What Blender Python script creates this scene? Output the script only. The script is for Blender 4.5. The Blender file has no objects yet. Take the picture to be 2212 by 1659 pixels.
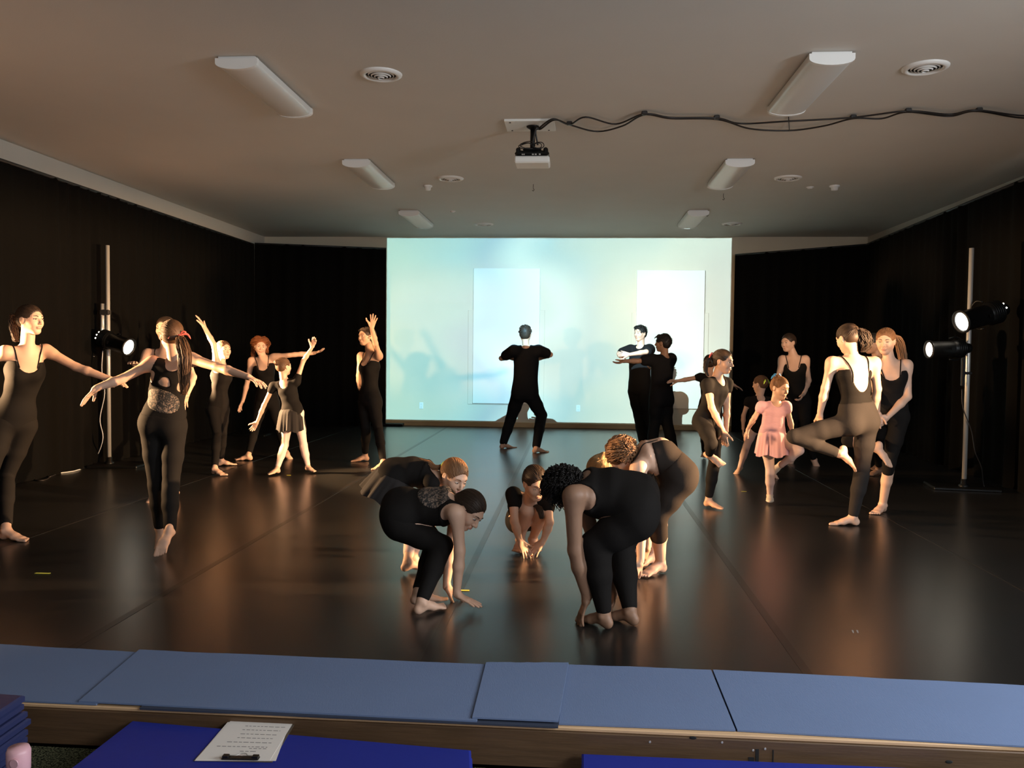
import bpy, math, random
import numpy as np
from mathutils import Vector, Matrix
PI = math.pi
SC = bpy.context.scene
COL = SC.collection
random.seed(7); np.random.seed(7)

# ------------------------------------------------------------------ camera
F_PX, VPX, VPY, CAM_H, ROLL = 1789.0, 1242.0, 760.0, 1.35, 0.0135
cy = Vector(((VPX-1106)/F_PX, -(VPY-829.5)/F_PX, -1)).normalized()      # room depth axis seen by the camera
cz = Vector((ROLL, 1, 0)); cz = (cz - cy*cz.dot(cy)).normalized()        # room up axis seen by the camera
cx = cy.cross(cz)
RW = Matrix((cx, cy, cz))                                                # camera -> world rotation
cam_d = bpy.data.cameras.new('camera'); cam = bpy.data.objects.new('camera', cam_d)
COL.objects.link(cam); SC.camera = cam
cam_d.sensor_width = 36; cam_d.lens = 36*F_PX/2212; cam_d.clip_start = 0.05; cam_d.clip_end = 100
cam.matrix_world = Matrix.Translation((0, 0, CAM_H)) @ RW.to_4x4()

def ray(px, py):
    return RW @ Vector(((px-1106)/F_PX, -(py-829.5)/F_PX, -1))
def at(px, py, Y):
    d = ray(px, py); t = Y/d.y
    return Vector((d.x*t, Y, CAM_H+d.z*t))
def on(px, py, z=0.0):
    d = ray(px, py); t = (z-CAM_H)/d.z
    return Vector((d.x*t, d.y*t, z))

# ------------------------------------------------------------------ view, world
SC.view_settings.view_transform = 'Standard'
try: SC.view_settings.look = 'None'
except Exception: pass
SC.view_settings.exposure = 0.0
SC.view_settings.gamma = 1.0
SC.view_settings.use_curve_mapping = False
SC.cycles.max_bounces = 6
SC.cycles.diffuse_bounces = 4
SC.cycles.sample_clamp_indirect = 4
SC.cycles.use_denoising = True
w = bpy.data.worlds.new('world'); SC.world = w; w.use_nodes = True
w.node_tree.nodes['Background'].inputs[0].default_value = (1.0, 0.8, 0.65, 1)
w.node_tree.nodes['Background'].inputs[1].default_value = 0.0

def light(name, kind, loc, energy, color, target=None, radius=0.06, spot=60, blend=0.25, size=None):
    l = bpy.data.lights.new(name, kind); o = bpy.data.objects.new(name, l); COL.objects.link(o)
    l.energy = energy; l.color = color; o.location = loc
    if kind in ('POINT', 'SPOT'): l.shadow_soft_size = radius
    if kind == 'SPOT': l.spot_size = math.radians(spot); l.spot_blend = blend
    if kind == 'AREA':
        l.shape = 'RECTANGLE'; l.size, l.size_y = size
    if target is not None:
        o.rotation_euler = (Vector(target)-Vector(loc)).to_track_quat('-Z', 'Y').to_euler()
    return o
def shutter(o, vmin, soft=.10, vmax=.19, side=None):
    """framing shutter across the bottom of a profile spot's beam: nothing is thrown below the slope vmin"""
    l = o.data; l.use_nodes = True; nt = l.node_tree; em = [n for n in nt.nodes if n.type == 'EMISSION'][0]
    R = o.rotation_euler.to_matrix(); tc = nt.nodes.new('ShaderNodeTexCoord')
    def nd(op, x, y=None):
        n = nt.nodes.new('ShaderNodeVectorMath' if op == 'DOT_PRODUCT' else 'ShaderNodeMath'); n.operation = op
        for i, q in enumerate((x, y)):
            if q is None: continue
            if isinstance(q, (int, float)): n.inputs[i].default_value = q
            elif isinstance(q, tuple): n.inputs[i].default_value = q
            else: nt.links.new(q, n.inputs[i])
        return n.outputs['Value']
    up = tuple(R.transposed() @ Vector((0, 0, 1)))           # world up in the lamp's own frame
    z = nd('DOT_PRODUCT', tc.outputs['Normal'], up); h = nd('SQRT', nd('MAXIMUM', nd('SUBTRACT', 1.0, nd('MULTIPLY', z, z)), .0001))
    v = nd('DIVIDE', z, h); mr = nt.nodes.new('ShaderNodeMapRange'); mr.interpolation_type = 'SMOOTHSTEP'
    nt.links.new(v, mr.inputs[0]); mr.inputs[1].default_value = vmin; mr.inputs[2].default_value = vmin+soft
    m2 = nt.nodes.new('ShaderNodeMapRange'); m2.interpolation_type = 'SMOOTHSTEP'
    nt.links.new(v, m2.inputs[0]); m2.inputs[1].default_value = vmax; m2.inputs[2].default_value = vmax-.08
    out = nd('MULTIPLY', mr.outputs[0], m2.outputs[0])
    if side is not None:                                     # a side shutter: keeps the light off the front of the stage
        m3 = nt.nodes.new('ShaderNodeMapRange'); m3.interpolation_type = 'SMOOTHSTEP'
        nt.links.new(nd('DOT_PRODUCT', tc.outputs['Normal'], tuple(R.transposed() @ Vector((0, 1, 0)))), m3.inputs[0])
        m3.inputs[1].default_value = side-.04; m3.inputs[2].default_value = side; out = nd('MULTIPLY', out, m3.outputs[0])
    nt.links.new(out, em.inputs[1])
WARM = (1.0, 0.61, 0.31)
# side booms: two stands in view, two more just outside the frame (nearer the audience)
LENS_L = at(280, 751, 8.75); LENS_R1 = at(2077, 694, 8.2); LENS_R2 = at(2007, 755, 8.4)
shutter(light('spot_left', 'SPOT', LENS_L+Vector((.07, -.03, -.01)), 3200, WARM, (0.6, 8.7, 0.85), .05, 62, .35), -.9, .2)
shutter(light('spot_right_high', 'SPOT', LENS_R1+Vector((-.09, -.06, -.04)), 1300, WARM, (0.0, 6.9, 0.8), .05, 40, .35), -.9, .2, .1)
shutter(light('spot_right_low', 'SPOT', LENS_R2+Vector((-.08, -.04, -.0)), 1900, WARM, (-2.5, 8.4, 0.9), .05, 58, .35), -.9, .2)
shutter(light('spot_left_near', 'SPOT', (-5.05, 5.25, 1.3), 2600, WARM, (0.5, 5.9, 1.0), .05, 54, .95), -.62, .25, side=-.08)
shutter(light('spot_right_near', 'SPOT', (4.1, 5.1, 1.35), 5600, WARM, (-0.4, 5.9, 1.0), .05, 78, .9), -.40, .10, side=-.12)
# the upstage wash of the two near booms
shutter(light('wash_left', 'SPOT', (-5.05, 5.2, 1.7), 900, WARM, (0.0, 14.6, 1.3), .05, 48, .5), -.14, .06, .14)
shutter(light('wash_right', 'SPOT', (4.1, 5.1, 1.7), 600, WARM, (-1.0, 14.6, 1.3), .05, 42, .5), -.14, .06, .14)
# added upward spots standing in for lamp spill onto the ceiling
for n, p, e in (('spill_fill_left', (-4.3, 8.8, 1.2), 24), ('spill_fill_right', (3.4, 8.4, 1.2), 8), ('spill_fill_left_near', (-4.5, 4.6, 1.1), 40), ('spill_fill_right_near', (3.7, 4.6, 1.1), 9)):
    light(n, 'SPOT', p, e, (1.0, 0.60, 0.37), (p[0]*.9, p[1], 3.4), radius=.12, spot=178, blend=1.0)
light('ceiling_bounce_fill', 'AREA', (0, 9.0, 2.2), 18, (1.0, 0.72, 0.50), (0, 9.0, 3.4), size=(6, 8))  # added unseen panel standing in for light bounced onto the ceiling
# unseen area lights added as fill, standing in for daylight at the front
light('rear_fill', 'AREA', (3.4, -1.2, 2.7), 150, (0.9, 0.94, 1.0), (1.4, 3.4, 0.0), size=(2.0, 1.2))
light('daylight_fill', 'AREA', (4.6, 2.4, 1.9), 200, (0.86, 0.93, 1.0), (1.8, 3.0, 0.0), size=(0.8, 1.6))

# ------------------------------------------------------------------ materials
def mat(name, col, rough=0.6, metal=0.0, spec=None, emit=None, estr=0.0, noise=None, bump=None, alpha=None, sheen=None):
    m = bpy.data.materials.new(name); m.use_nodes = True
    nt = m.node_tree; b = nt.nodes['Principled BSDF']
    b.inputs['Base Color'].default_value = (*col, 1)
    b.inputs['Roughness'].default_value = rough; b.inputs['Metallic'].default_value = metal
    if spec is not None: b.inputs['Specular IOR Level'].default_value = spec
    if sheen is not None:
        b.inputs['Sheen Weight'].default_value = sheen; b.inputs['Sheen Roughness'].default_value = .4
    if emit: b.inputs['Emission Color'].default_value = (*emit, 1); b.inputs['Emission Strength'].default_value = estr
    if alpha is not None: b.inputs['Alpha'].default_value = alpha
    tc = nt.nodes.new('ShaderNodeTexCoord')
    if noise:
        sc, amt, stretch = noise
        mp = nt.nodes.new('ShaderNodeMapping'); mp.inputs['Scale'].default_value = stretch
        nz = nt.nodes.new('ShaderNodeTexNoise'); nz.inputs['Scale'].default_value = sc; nz.inputs['Detail'].default_value = 5
        nt.links.new(tc.outputs['Object'], mp.inputs[0]); nt.links.new(mp.outputs[0], nz.inputs[0])
        mx = nt.nodes.new('ShaderNodeMix'); mx.data_type = 'RGBA'
        mx.inputs[6].default_value = (*[c*(1-amt) for c in col], 1); mx.inputs[7].default_value = (*[min(1, c*(1+amt)) for c in col], 1)
        nt.links.new(nz.outputs[0], mx.inputs[0]); nt.links.new(mx.outputs[2], b.inputs['Base Color'])
    if bump:
        sc, st, stretch = bump
        mp = nt.nodes.new('ShaderNodeMapping'); mp.inputs['Scale'].default_value = stretch
        nz = nt.nodes.new('ShaderNodeTexNoise'); nz.inputs['Scale'].default_value = sc; nz.inputs['Detail'].default_value = 4
        bp = nt.nodes.new('ShaderNodeBump'); bp.inputs['Strength'].default_value = st; bp.inputs['Distance'].default_value = .01
        nt.links.new(tc.outputs['Object'], mp.inputs[0]); nt.links.new(mp.outputs[0], nz.inputs[0])
        nt.links.new(nz.outputs[0], bp.inputs['Height']); nt.links.new(bp.outputs[0], b.inputs['Normal'])
    return m
ONE = (1, 1, 1)
M = {}
M['floor'] = mat('black_vinyl', (0.013, 0.012, 0.011), 0.28, spec=.55, noise=(1.3, .25, ONE), bump=(220, .035, ONE))
M['tape'] = mat('seam_tape', (0.012, 0.010, 0.009), 0.34, spec=.45)
M['sub'] = mat('subfloor', (0.03, 0.025, 0.02), .8)
M['ceil'] = mat('ceiling_paint', (0.60, 0.57, 0.52), .85, noise=(2.0, .04, ONE), bump=(60, .08, ONE))
M['wall'] = mat('wall_paint', (0.72, 0.62, 0.47), .8, noise=(2.0, .03, ONE), bump=(80, .05, ONE))
M['wallside'] = mat('side_wall_paint', (0.60, 0.56, 0.49), .85, noise=(2.0, .04, ONE))
M['base'] = mat('baseboard_wood', (0.50, 0.32, 0.15), .5, noise=(6, .2, (1, 8, 8)))
M['board'] = mat('white_panel', (0.82, 0.755, 0.62), .6)
M['curtain'] = mat('black_drape', (0.0035, 0.0033, 0.003), .95, spec=.05, bump=(90, .2, ONE))
M['rod'] = mat('curtain_rod', (0.02, 0.02, 0.02), .5)
M['white'] = mat('white_enamel', (0.80, 0.79, 0.76), .4)
M['lens'] = mat('diffuser_acrylic', (0.72, 0.72, 0.69), .3)
M['dark'] = mat('dark_void', (0.01, 0.01, 0.01), .9)
M['black'] = mat('black_metal', (0.004, 0.004, 0.004), .4, spec=.25)
M['cable'] = mat('black_rubber', (0.012, 0.009, 0.008), .5)
M['steel'] = mat('steel_pipe', (0.62, 0.60, 0.56), .42, metal=.55, noise=(20, .1, (1, 1, .1)))
M['strap'] = mat('black_strap', (0.01, 0.01, 0.01), .8)
M['glass'] = mat('lamp_glass', (1, .95, .85), .2, emit=(1, .93, .78), estr=14)
M['glow'] = mat('vent_glow', (1, .95, .85), .2, emit=(1, .92, .75), estr=8)
M['cord'] = mat('white_cord', (0.55, 0.55, 0.55), .5)
M['plate'] = mat('mount_plate', (0.78, 0.78, 0.74), .6)
M['matp'] = mat('blue_foam_mat', (0.15, 0.205, 0.34), .8, spec=.15, noise=(3, .05, ONE), bump=(420, .12, (1, .12, 1)))
M['matedge'] = mat('dark_blue_foam_mat', (0.03, 0.04, 0.07), .8)
M['gym'] = mat('royal_blue_vinyl', (0.014, 0.026, 0.26), .5, spec=.25, noise=(2, .08, ONE), bump=(30, .05, ONE))
M['gymd'] = mat('navy_vinyl', (0.028, 0.036, 0.11), .4, spec=.5, bump=(30, .05, ONE))
M['wood'] = mat('stained_wood', (0.105, 0.058, 0.028), .5, noise=(5, .45, (1, 14, 14)), bump=(10, .1, (1, 12, 12)))
M['woodtop'] = mat('raw_wood_edge', (0.62, 0.40, 0.22), .6, noise=(6, .2, (1, 14, 14)))
M['paper'] = mat('paper', (0.78, 0.72, 0.66), .8)
M['ink'] = mat('ink', (0.22, 0.20, 0.19), .8)
M['chrome'] = mat('clip_metal', (0.05, 0.045, 0.04), .3, metal=.8)
M['clear'] = mat('clear_board', (0.10, 0.08, 0.06), .3)
M['pink'] = mat('pink_plastic', (0.74, 0.42, 0.46), .4)
M['yellow'] = mat('yellow_tape', (0.75, 0.72, 0.10), .6)
M['scuff'] = mat('scuff', (0.3, 0.28, 0.25), .7)
M['daylight'] = mat('daylit_pane', (.7, .8, .8), .5, emit=(.62, .78, .80), estr=.75)
# people
M['skin'] = mat('skin', (0.60, 0.375, 0.265), .5, spec=.35, noise=(14, .05, ONE))
M['skintan'] = mat('tan_skin', (0.50, 0.29, 0.19), .5, spec=.35, noise=(14, .05, ONE))
M['skindark'] = mat('brown_skin', (0.26, 0.145, 0.09), .5, spec=.35, noise=(14, .05, ONE))
M['lace'] = mat('lace', (0.02, .02, .02), .8)
nt = M['lace'].node_tree; b = nt.nodes['Principled BSDF']; tc = nt.nodes['Texture Coordinate']
vo = nt.nodes.new('ShaderNodeTexVoronoi'); vo.feature = 'DISTANCE_TO_EDGE'; vo.inputs['Scale'].default_value = 34; vo.inputs['Randomness'].default_value = 1
nz = nt.nodes.new('ShaderNodeTexNoise'); nz.inputs['Scale'].default_value = 30
av = nt.nodes.new('ShaderNodeMix'); av.data_type = 'VECTOR'; av.inputs[0].default_value = .12
nt.links.new(tc.outputs['Object'], nz.inputs[0]); nt.links.new(tc.outputs['Object'], av.inputs[4]); nt.links.new(nz.outputs[1], av.inputs[5]); nt.links.new(av.outputs[1], vo.inputs[0])
cr = nt.nodes.new('ShaderNodeValToRGB'); cr.color_ramp.elements[0].position = .10; cr.color_ramp.elements[0].color = (.012, .011, .01, 1)
cr.color_ramp.elements[1].position = .2; cr.color_ramp.elements[1].color = (.17, .12, .09, 1)
nt.links.new(vo.outputs[0], cr.inputs[0]); nt.links.new(cr.outputs[0], b.inputs['Base Color'])
M['leo'] = mat('black_lycra', (0.0085, 0.0072, 0.0065), .85, spec=.12, bump=(140, .05, ONE))
M['leg'] = mat('black_leggings', (0.0095, 0.008, 0.0072), .85, spec=.12, bump=(140, .05, ONE))
M['greyleg'] = mat('grey_leggings', (0.024, 0.0205, 0.019), .88, spec=.1, bump=(140, .06, ONE))
M['cotton'] = mat('black_cotton', (0.009, 0.0085, 0.009), .9, spec=.1, bump=(25, .3, ONE))
M['brown'] = mat('charcoal_brown_lycra', (0.021, 0.0155, 0.0125), .85, spec=.12, bump=(140, .05, ONE))
M['chiffon'] = mat('black_chiffon', (0.016, 0.013, 0.012), .8, spec=.2, sheen=.2)
M['pinklyc'] = mat('pink_lycra', (0.66, 0.38, 0.42), .7, spec=.2, sheen=.15, bump=(18, .35, (1, 1, 3)))
M['pinkskirt'] = mat('pink_chiffon', (0.72, 0.42, 0.46), .8, spec=.2, sheen=.2)
M['tights'] = mat('pale_pink_tights', (0.70, 0.50, 0.43), .65, spec=.2)
M['slipper'] = mat('cream_slipper', (0.70, 0.58, 0.45), .5)
def hair_mat(name, col): return mat(name, col, .55, spec=.3, noise=(30, .35, (1, 1, .25)))
M['h_black'] = hair_mat('black_hair', (0.010, 0.008, 0.007)); M['h_dark'] = hair_mat('dark_brown_hair', (0.030, 0.017, 0.010))
M['h_brown'] = hair_mat('brown_hair', (0.090, 0.045, 0.022)); M['h_light'] = hair_mat('light_brown_hair', (0.19, 0.095, 0.045))
M['h_auburn'] = hair_mat('auburn_hair', (0.20, 0.065, 0.022)); M['h_blond'] = hair_mat('blond_hair', (0.42, 0.25, 0.11))
M['eyew'] = mat('eye_white', (.7, .66, .6), .2); M['iris'] = mat('iris', (.02, .012, .01), .15)
M['lips'] = mat('lips', (0.46, 0.20, 0.155), .5); M['nail'] = mat('nail', (0.7, .45, .38), .3)
M['coral'] = mat('coral_ribbon', (0.75, 0.12, 0.09), .5); M['blue'] = mat('blue_ribbon', (0.03, 0.22, 0.50), .5); M['lime'] = mat('lime_ribbon', (0.42, 0.62, 0.05), .5)

# ------------------------------------------------------------------ object helpers
def tag(o, label=None, cat=None, group=None, kind=None):
    if label: o['label'] = label
    if cat: o['category'] = cat
    if group: o['group'] = group
    if kind: o['kind'] = kind
    return o
def empty(name, loc, label, cat, group=None, rotz=0):
    o = bpy.data.objects.new(name, None); COL.objects.link(o); o.location = loc; o.rotation_euler = (0, 0, rotz)
    o.empty_display_size = .1
    return tag(o, label, cat, group)
class MB:
    def __init__(s): s.v = []; s.f = []; s.sm = []
    def add(s, vs, fs, smooth=False):
        n = len(s.v); s.v += [tuple(v) for v in vs]; s.f += [tuple(i+n for i in f) for f in fs]; s.sm += [smooth]*len(fs); return s
    def box(s, c, size, R=None, bev=0.0):
        hx, hy, hz = [q/2 for q in size]; c = Vector(c); b = min(bev, hx*.9, hy*.9, hz*.9)
        if b <= 0:
            vs = [Vector((x, y, z)) for x in (-hx, hx) for y in (-hy, hy) for z in (-hz, hz)]
            fs = [(0, 1, 3, 2), (4, 6, 7, 5), (0, 4, 5, 1), (2, 3, 7, 6), (0, 2, 6, 4), (1, 5, 7, 3)]
        else:
            vs = []; fs = []
            prof = [(-hx+b, -hy), (hx-b, -hy), (hx, -hy+b), (hx, hy-b), (hx-b, hy), (-hx+b, hy), (-hx, hy-b), (-hx, -hy+b)]
            inn = [(-hx+b, -hy+b), (hx-b, -hy+b), (hx-b, -hy+b), (hx-b, hy-b), (hx-b, hy-b), (-hx+b, hy-b), (-hx+b, hy-b), (-hx+b, -hy+b)]
            for z, pr in ((-hz, inn), (-hz+b, prof), (hz-b, prof), (hz, inn)): vs += [Vector((x, y, z)) for x, y in pr]
            for k in range(3):
                for i in range(8):
                    j = (i+1) % 8; fs.append((k*8+i, k*8+j, k*8+8+j, k*8+8+i))
            fs.append(tuple(reversed(range(8)))); fs.append(tuple(range(24, 32)))
        if R is not None: vs = [R @ v for v in vs]
        return s.add([v+c for v in vs], fs)
    def cyl(s, a, b, r0, r1=None, n=20, caps=True):
        a, b = Vector(a), Vector(b); r1 = r0 if r1 is None else r1
        d = (b-a).normalized(); u = d.orthogonal().normalized(); w_ = d.cross(u)
        vs = [p+(u*math.cos(2*PI*i/n)+w_*math.sin(2*PI*i/n))*r for p, r in ((a, r0), (b, r1)) for i in range(n)]
        s.add(vs, [(i, (i+1) % n, n+(i+1) % n, n+i) for i in range(n)], True)
        if caps:
            k = len(s.v)-2*n; s.f += [tuple(k+i for i in reversed(range(n))), tuple(k+n+i for i in range(n))]; s.sm += [False]*2
        return s
    def lathe(s, prof, c=(0, 0, 0), R=None, n=32, smooth=True):
        c = Vector(c); vs = []
        for r, z in prof:
            for i in range(n):
                v = Vector((r*math.cos(2*PI*i/n), r*math.sin(2*PI*i/n), z)); vs.append((R @ v if R is not None else v)+c)
        m = len(prof)
        return s.add(vs, [(k*n+i, k*n+(i+1) % n, (k+1)*n+(i+1) % n, (k+1)*n+i) for k in range(m-1) for i in range(n)], smooth)
    def tube(s, pts, r, n=8):
        pts = [Vector(p) for p in pts]; m = len(pts); vs = []
        rs = r if isinstance(r, (list, tuple)) else [r]*m
        u = None
        for i, p in enumerate(pts):
            d = (pts[min(i+1, m-1)]-pts[max(i-1, 0)]).normalized()
            u = d.orthogonal().normalized() if u is None else (u-d*u.dot(d)).normalized()
            w_ = d.cross(u); vs += [p+(u*math.cos(2*PI*k/n)+w_*math.sin(2*PI*k/n))*rs[i] for k in range(n)]
        fs = [(i*n+k, i*n+(k+1) % n, (i+1)*n+(k+1) % n, (i+1)*n+k) for i in range(m-1) for k in range(n)]
        fs += [tuple(reversed(range(n))), tuple((m-1)*n+k for k in range(n))]
        return s.add(vs, fs, True)
    def sphere(s, c, r, n=12, m=8, sc=(1, 1, 1), R=None):
        prof = [(math.sin(PI*k/m), -math.cos(PI*k/m)) for k in range(m+1)]
        RR = Matrix.Diagonal(Vector(sc)*r); RR = R @ RR if R is not None else RR
        return s.lathe([(max(a, 1e-4), b) for a, b in prof], c, RR, n)
    def build(s, name, m, parent=None, world=False):
        me = bpy.data.meshes.new(name); o = bpy.data.objects.new(name, me); COL.objects.link(o)
        off = Vector((0, 0, 0))
        if parent is not None:
            o.parent = parent
            if not world: pass
        vs = s.v
        if world:    # vertices are given in world space: take them back to the frame of the object's own origin
            org = Vector(np.mean(np.array(vs), axis=0)) if parent is None else None
            if parent is None:
                o.location = org; vs = [(v[0]-org.x, v[1]-org.y, v[2]-org.z) for v in vs]
            else:
                pl = Vector((0, 0, 0)); q = parent
                while q is not None: pl = pl+q.location; q = q.parent
                vs = [(v[0]-pl.x, v[1]-pl.y, v[2]-pl.z) for v in vs]
        me.from_pydata(vs, [], s.f); me.polygons.foreach_set('use_smooth', s.sm)
        me.materials.append(M[m] if isinstance(m, str) else m); me.update()
        return o
def spline(pts, n=8):
    P = [Vector(p) for p in pts]; P = [P[0]*2-P[1]]+P+[P[-1]*2-P[-2]]; out = []
    for i in range(1, len(P)-2):
        for k in range(n):
            t = k/n; a, b_, c, d = P[i-1:i+3]
            out.append(.5*((2*b_)+(c-a)*t+(2*a-5*b_+4*c-d)*t*t+(3*b_-a-3*c+d)*t**3))
    out.append(P[-2]); return out
# ------------------------------------------------------------------ the room
CEIL = 3.36; WALL_Y = 14.62; XL, XR = -5.60, 4.95; LOW = -0.15; EDGE = 2.95
def struct(name, mb, m, parent=None, world=True):
    o = mb.build(name, m, parent, world)
    if parent is None: o['kind'] = 'structure'
    return o
fl = struct('floor', MB().box((-.25, (EDGE+WALL_Y)/2+.3, -.075), (XR-XL+.3, WALL_Y-EDGE+.2, .13)), 'sub')
seams = [XL, -3.83, -2.23, -0.63, 1.00, 2.60, XR]
for a, b_ in zip(seams[:-1], seams[1:]):
    MB().box(((a+b_)/2, (3.45+WALL_Y)/2, -.004), (b_-a-.004, WALL_Y-3.45, .008)).build('floor_panel', 'floor', fl, True)
for s_ in seams[1:-1]:
    MB().box((s_, (3.45+WALL_Y)/2, .0006), (.042 if s_ < 2 else .02, WALL_Y-3.45, .0012)).build('seam_tape', 'tape', fl, True)
struct('ceiling', MB().box((-.25, 6.5, CEIL+.05), (XR-XL+.4, 17.5, .1)), 'ceil')
struct('wall_back', MB().box((-.25, WALL_Y+.05, CEIL/2), (XR-XL+.4, .1, CEIL)), 'wall')
struct('wall_left', MB().box((XL-.05, 6.5, CEIL/2-.1), (.1, 17.5, CEIL+.2)), 'wallside')
# the right wall with a daylit doorway beside the stage
wy0, wy1 = 6.6, 8.05
wr_ = MB().box((XR+.05, (wy1+WALL_Y)/2, CEIL/2-.1), (.1, WALL_Y-wy1, CEIL+.2)).box((XR+.05, (wy0-2.3)/2, CEIL/2-.1), (.1, wy0+2.3, CEIL+.2))
wr_.box((XR+.05, (wy0+wy1)/2, (2.1+CEIL)/2), (.1, wy1-wy0, CEIL-2.1)).box((XR+.05, (wy0+wy1)/2, -.1), (.1, wy1-wy0, .2))
struct('wall_right', wr_, 'wallside')
dr = MB().box((XR+.04, (wy0+wy1)/2, 1.05), (.02, wy1-wy0-.1, 2.05)); d1 = struct('door_1', dr, 'daylight')
fm = MB()
for y in (wy0+.025, wy1-.025): fm.box((XR+.03, y, 1.05), (.06, .05, 2.1))
fm.box((XR+.03, (wy0+wy1)/2, 2.08), (.06, wy1-wy0, .05)).box((XR+.03, (wy0+wy1)/2, .9), (.05, wy1-wy0, .08))
fm.build('door_frame', 'black', d1, True)
struct('wall_rear', MB().box((-.25, -2.2, CEIL/2-.1), (XR-XL+.4, .1, CEIL+.2)), 'wallside')
struct('baseboard_back', MB().box((-.25, WALL_Y-.012, .045), (XR-XL, .024, .09), bev=.006), 'base')
# wooden front of the stage
tb = struct('trim_1', MB().box((-.25, EDGE, -.083), (XR-XL, .04, .135), bev=.003), 'wood')
MB().box((-.25, EDGE+.004, -.008), (XR-XL, .034, .014), bev=.003).build('top_edge', 'woodtop', tb, True)
p0 = at(1636, 1610, EDGE-.02)
cut = MB().box((p0.x, EDGE-.0205, -.09), (.012, .002, .09)).box((p0.x+.055, EDGE-.0205, -.085), (.004, .002, .08)).box((p0.x-.02, EDGE-.0205, -.10), (.02, .002, .05)); cut.build('board_joint', 'dark', tb, True)
nl = MB()
for px, py in ((1627, 1621), (1653, 1618), (1404, 1603), (1560, 1604)):
    q = at(px, py, EDGE-.022); nl.cyl(q, q+Vector((0, .01, 0)), .004, n=8)
nl.build('nail_head', 'steel', tb, True)
kn_ = MB()
for px, py in ((1497, 1594), (2050, 1646)):
    q = at(px, py, EDGE-.0205); kn_.sphere(q, .010, 10, 6, (1.3, .1, .6))
kn_.build('wood_knot', 'dark', tb, True)

# carpet below the stage
cm = mat('carpet_pattern', (0.16, 0.13, 0.10), .95, spec=.05)
nt = cm.node_tree; b = nt.nodes['Principled BSDF']; tc = nt.nodes['Texture Coordinate']
n1 = nt.nodes.new('ShaderNodeTexNoise'); n1.inputs['Scale'].default_value = 160; n1.inputs['Detail'].default_value = 3
n2 = nt.nodes.new('ShaderNodeTexVoronoi'); n2.inputs['Scale'].default_value = 3.2
c1 = nt.nodes.new('ShaderNodeValToRGB'); c1.color_ramp.elements[0].position = .42; c1.color_ramp.elements[0].color = (.03, .03, .025, 1)
c1.color_ramp.elements[1].position = .58; c1.color_ramp.elements[1].color = (.34, .29, .23, 1)
c2 = nt.nodes.new('ShaderNodeValToRGB'); c2.color_ramp.interpolation = 'CONSTANT'; c2.color_ramp.elements[0].color = (.9, .8, .66, 1)
c2.color_ramp.elements[1].position = .30; c2.color_ramp.elements[1].color = (.42, .50, .36, 1)
mx = nt.nodes.new('ShaderNodeMix'); mx.data_type = 'RGBA'; mx.blend_type = 'MULTIPLY'; mx.inputs[0].default_value = 1
bp = nt.nodes.new('ShaderNodeBump'); bp.inputs['Strength'].default_value = .8; bp.inputs['Distance'].default_value = .01
for a_, b_ in ((tc.outputs['Object'], n1.inputs[0]), (tc.outputs['Object'], n2.inputs[0]), (n1.outputs[0], c1.inputs[0]), (n2.outputs[0], c2.inputs[0]),
               (c1.outputs[0], mx.inputs[6]), (c2.outputs[0], mx.inputs[7]), (mx.outputs[2], b.inputs['Base Color']), (n1.outputs[0], bp.inputs['Height']), (bp.outputs[0], b.inputs['Normal'])):
    nt.links.new(a_, b_)
cp = MB().box((-.3, .38, LOW-.02), (XR-XL-.02, 5.06, .04)); o = cp.build('carpet', cm, None, True)
tag(o, 'patterned grey carpet on the lower floor in front of the stage', 'carpet')

# projector beam: what the projector itself throws (a rectangle with a soft blue and cream picture)
LX0, LX1, LZ0, LZ1 = at(835, 700, WALL_Y).x, at(1577, 700, WALL_Y).x, .105, CEIL-.02
pc = on(1153, 268, CEIL); PY = pc.y
PJ = Vector((at(1150, 345, PY).x, PY+.20, at(1150, 345, PY).z-.01))
pl = bpy.data.lights.new('projector_beam', 'SPOT'); po = bpy.data.objects.new('projector_beam', pl); COL.objects.link(po)
po.location = PJ; po.rotation_euler = Vector((0, 1, 0)).to_track_quat('-Z', 'Z').to_euler()
po.matrix_world = Matrix.Translation(PJ) @ Matrix(((1, 0, 0), (0, 0, -1), (0, 1, 0))).to_4x4()
pl.energy = 1; pl.spot_size = math.radians(120); pl.spot_blend = 0; pl.shadow_soft_size = .006
pl.use_nodes = True; nt = pl.node_tree; em = [n for n in nt.nodes if n.type == 'EMISSION'][0]
tcn = nt.nodes.new('ShaderNodeTexCoord'); sx = nt.nodes.new('ShaderNodeSeparateXYZ'); nt.links.new(tcn.outputs['Normal'], sx.inputs[0])
def mth(op, a, b=None, c=None):
    n = nt.nodes.new('ShaderNodeMath'); n.operation = op
    for i, q in enumerate((a, b, c)):
        if q is None: continue
        if isinstance(q, (int, float)): n.inputs[i].default_value = q
        else: nt.links.new(q, n.inputs[i])
    return n.outputs[0]
D = WALL_Y-PJ.y
az = mth('ABSOLUTE', sx.outputs[2])
U = mth('DIVIDE', sx.outputs[0], az); V = mth('DIVIDE', sx.outputs[1], az)
u0, u1, v0, v1 = (LX0-PJ.x)/D, (LX1-PJ.x)/D, (LZ0-PJ.z)/D, (LZ1-PJ.z)/D
UU = mth('DIVIDE', mth('SUBTRACT', U, u0), u1-u0); VV = mth('DIVIDE', mth('SUBTRACT', V, v0), v1-v0)
def box01(q): return mth('MULTIPLY', mth('GREATER_THAN', q, 0.0), mth('LESS_THAN', q, 1.0))
mask = mth('MULTIPLY', box01(UU), box01(VV))
cb = nt.nodes.new('ShaderNodeCombineXYZ'); nt.links.new(UU, cb.inputs[0]); nt.links.new(VV, cb.inputs[1])
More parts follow.
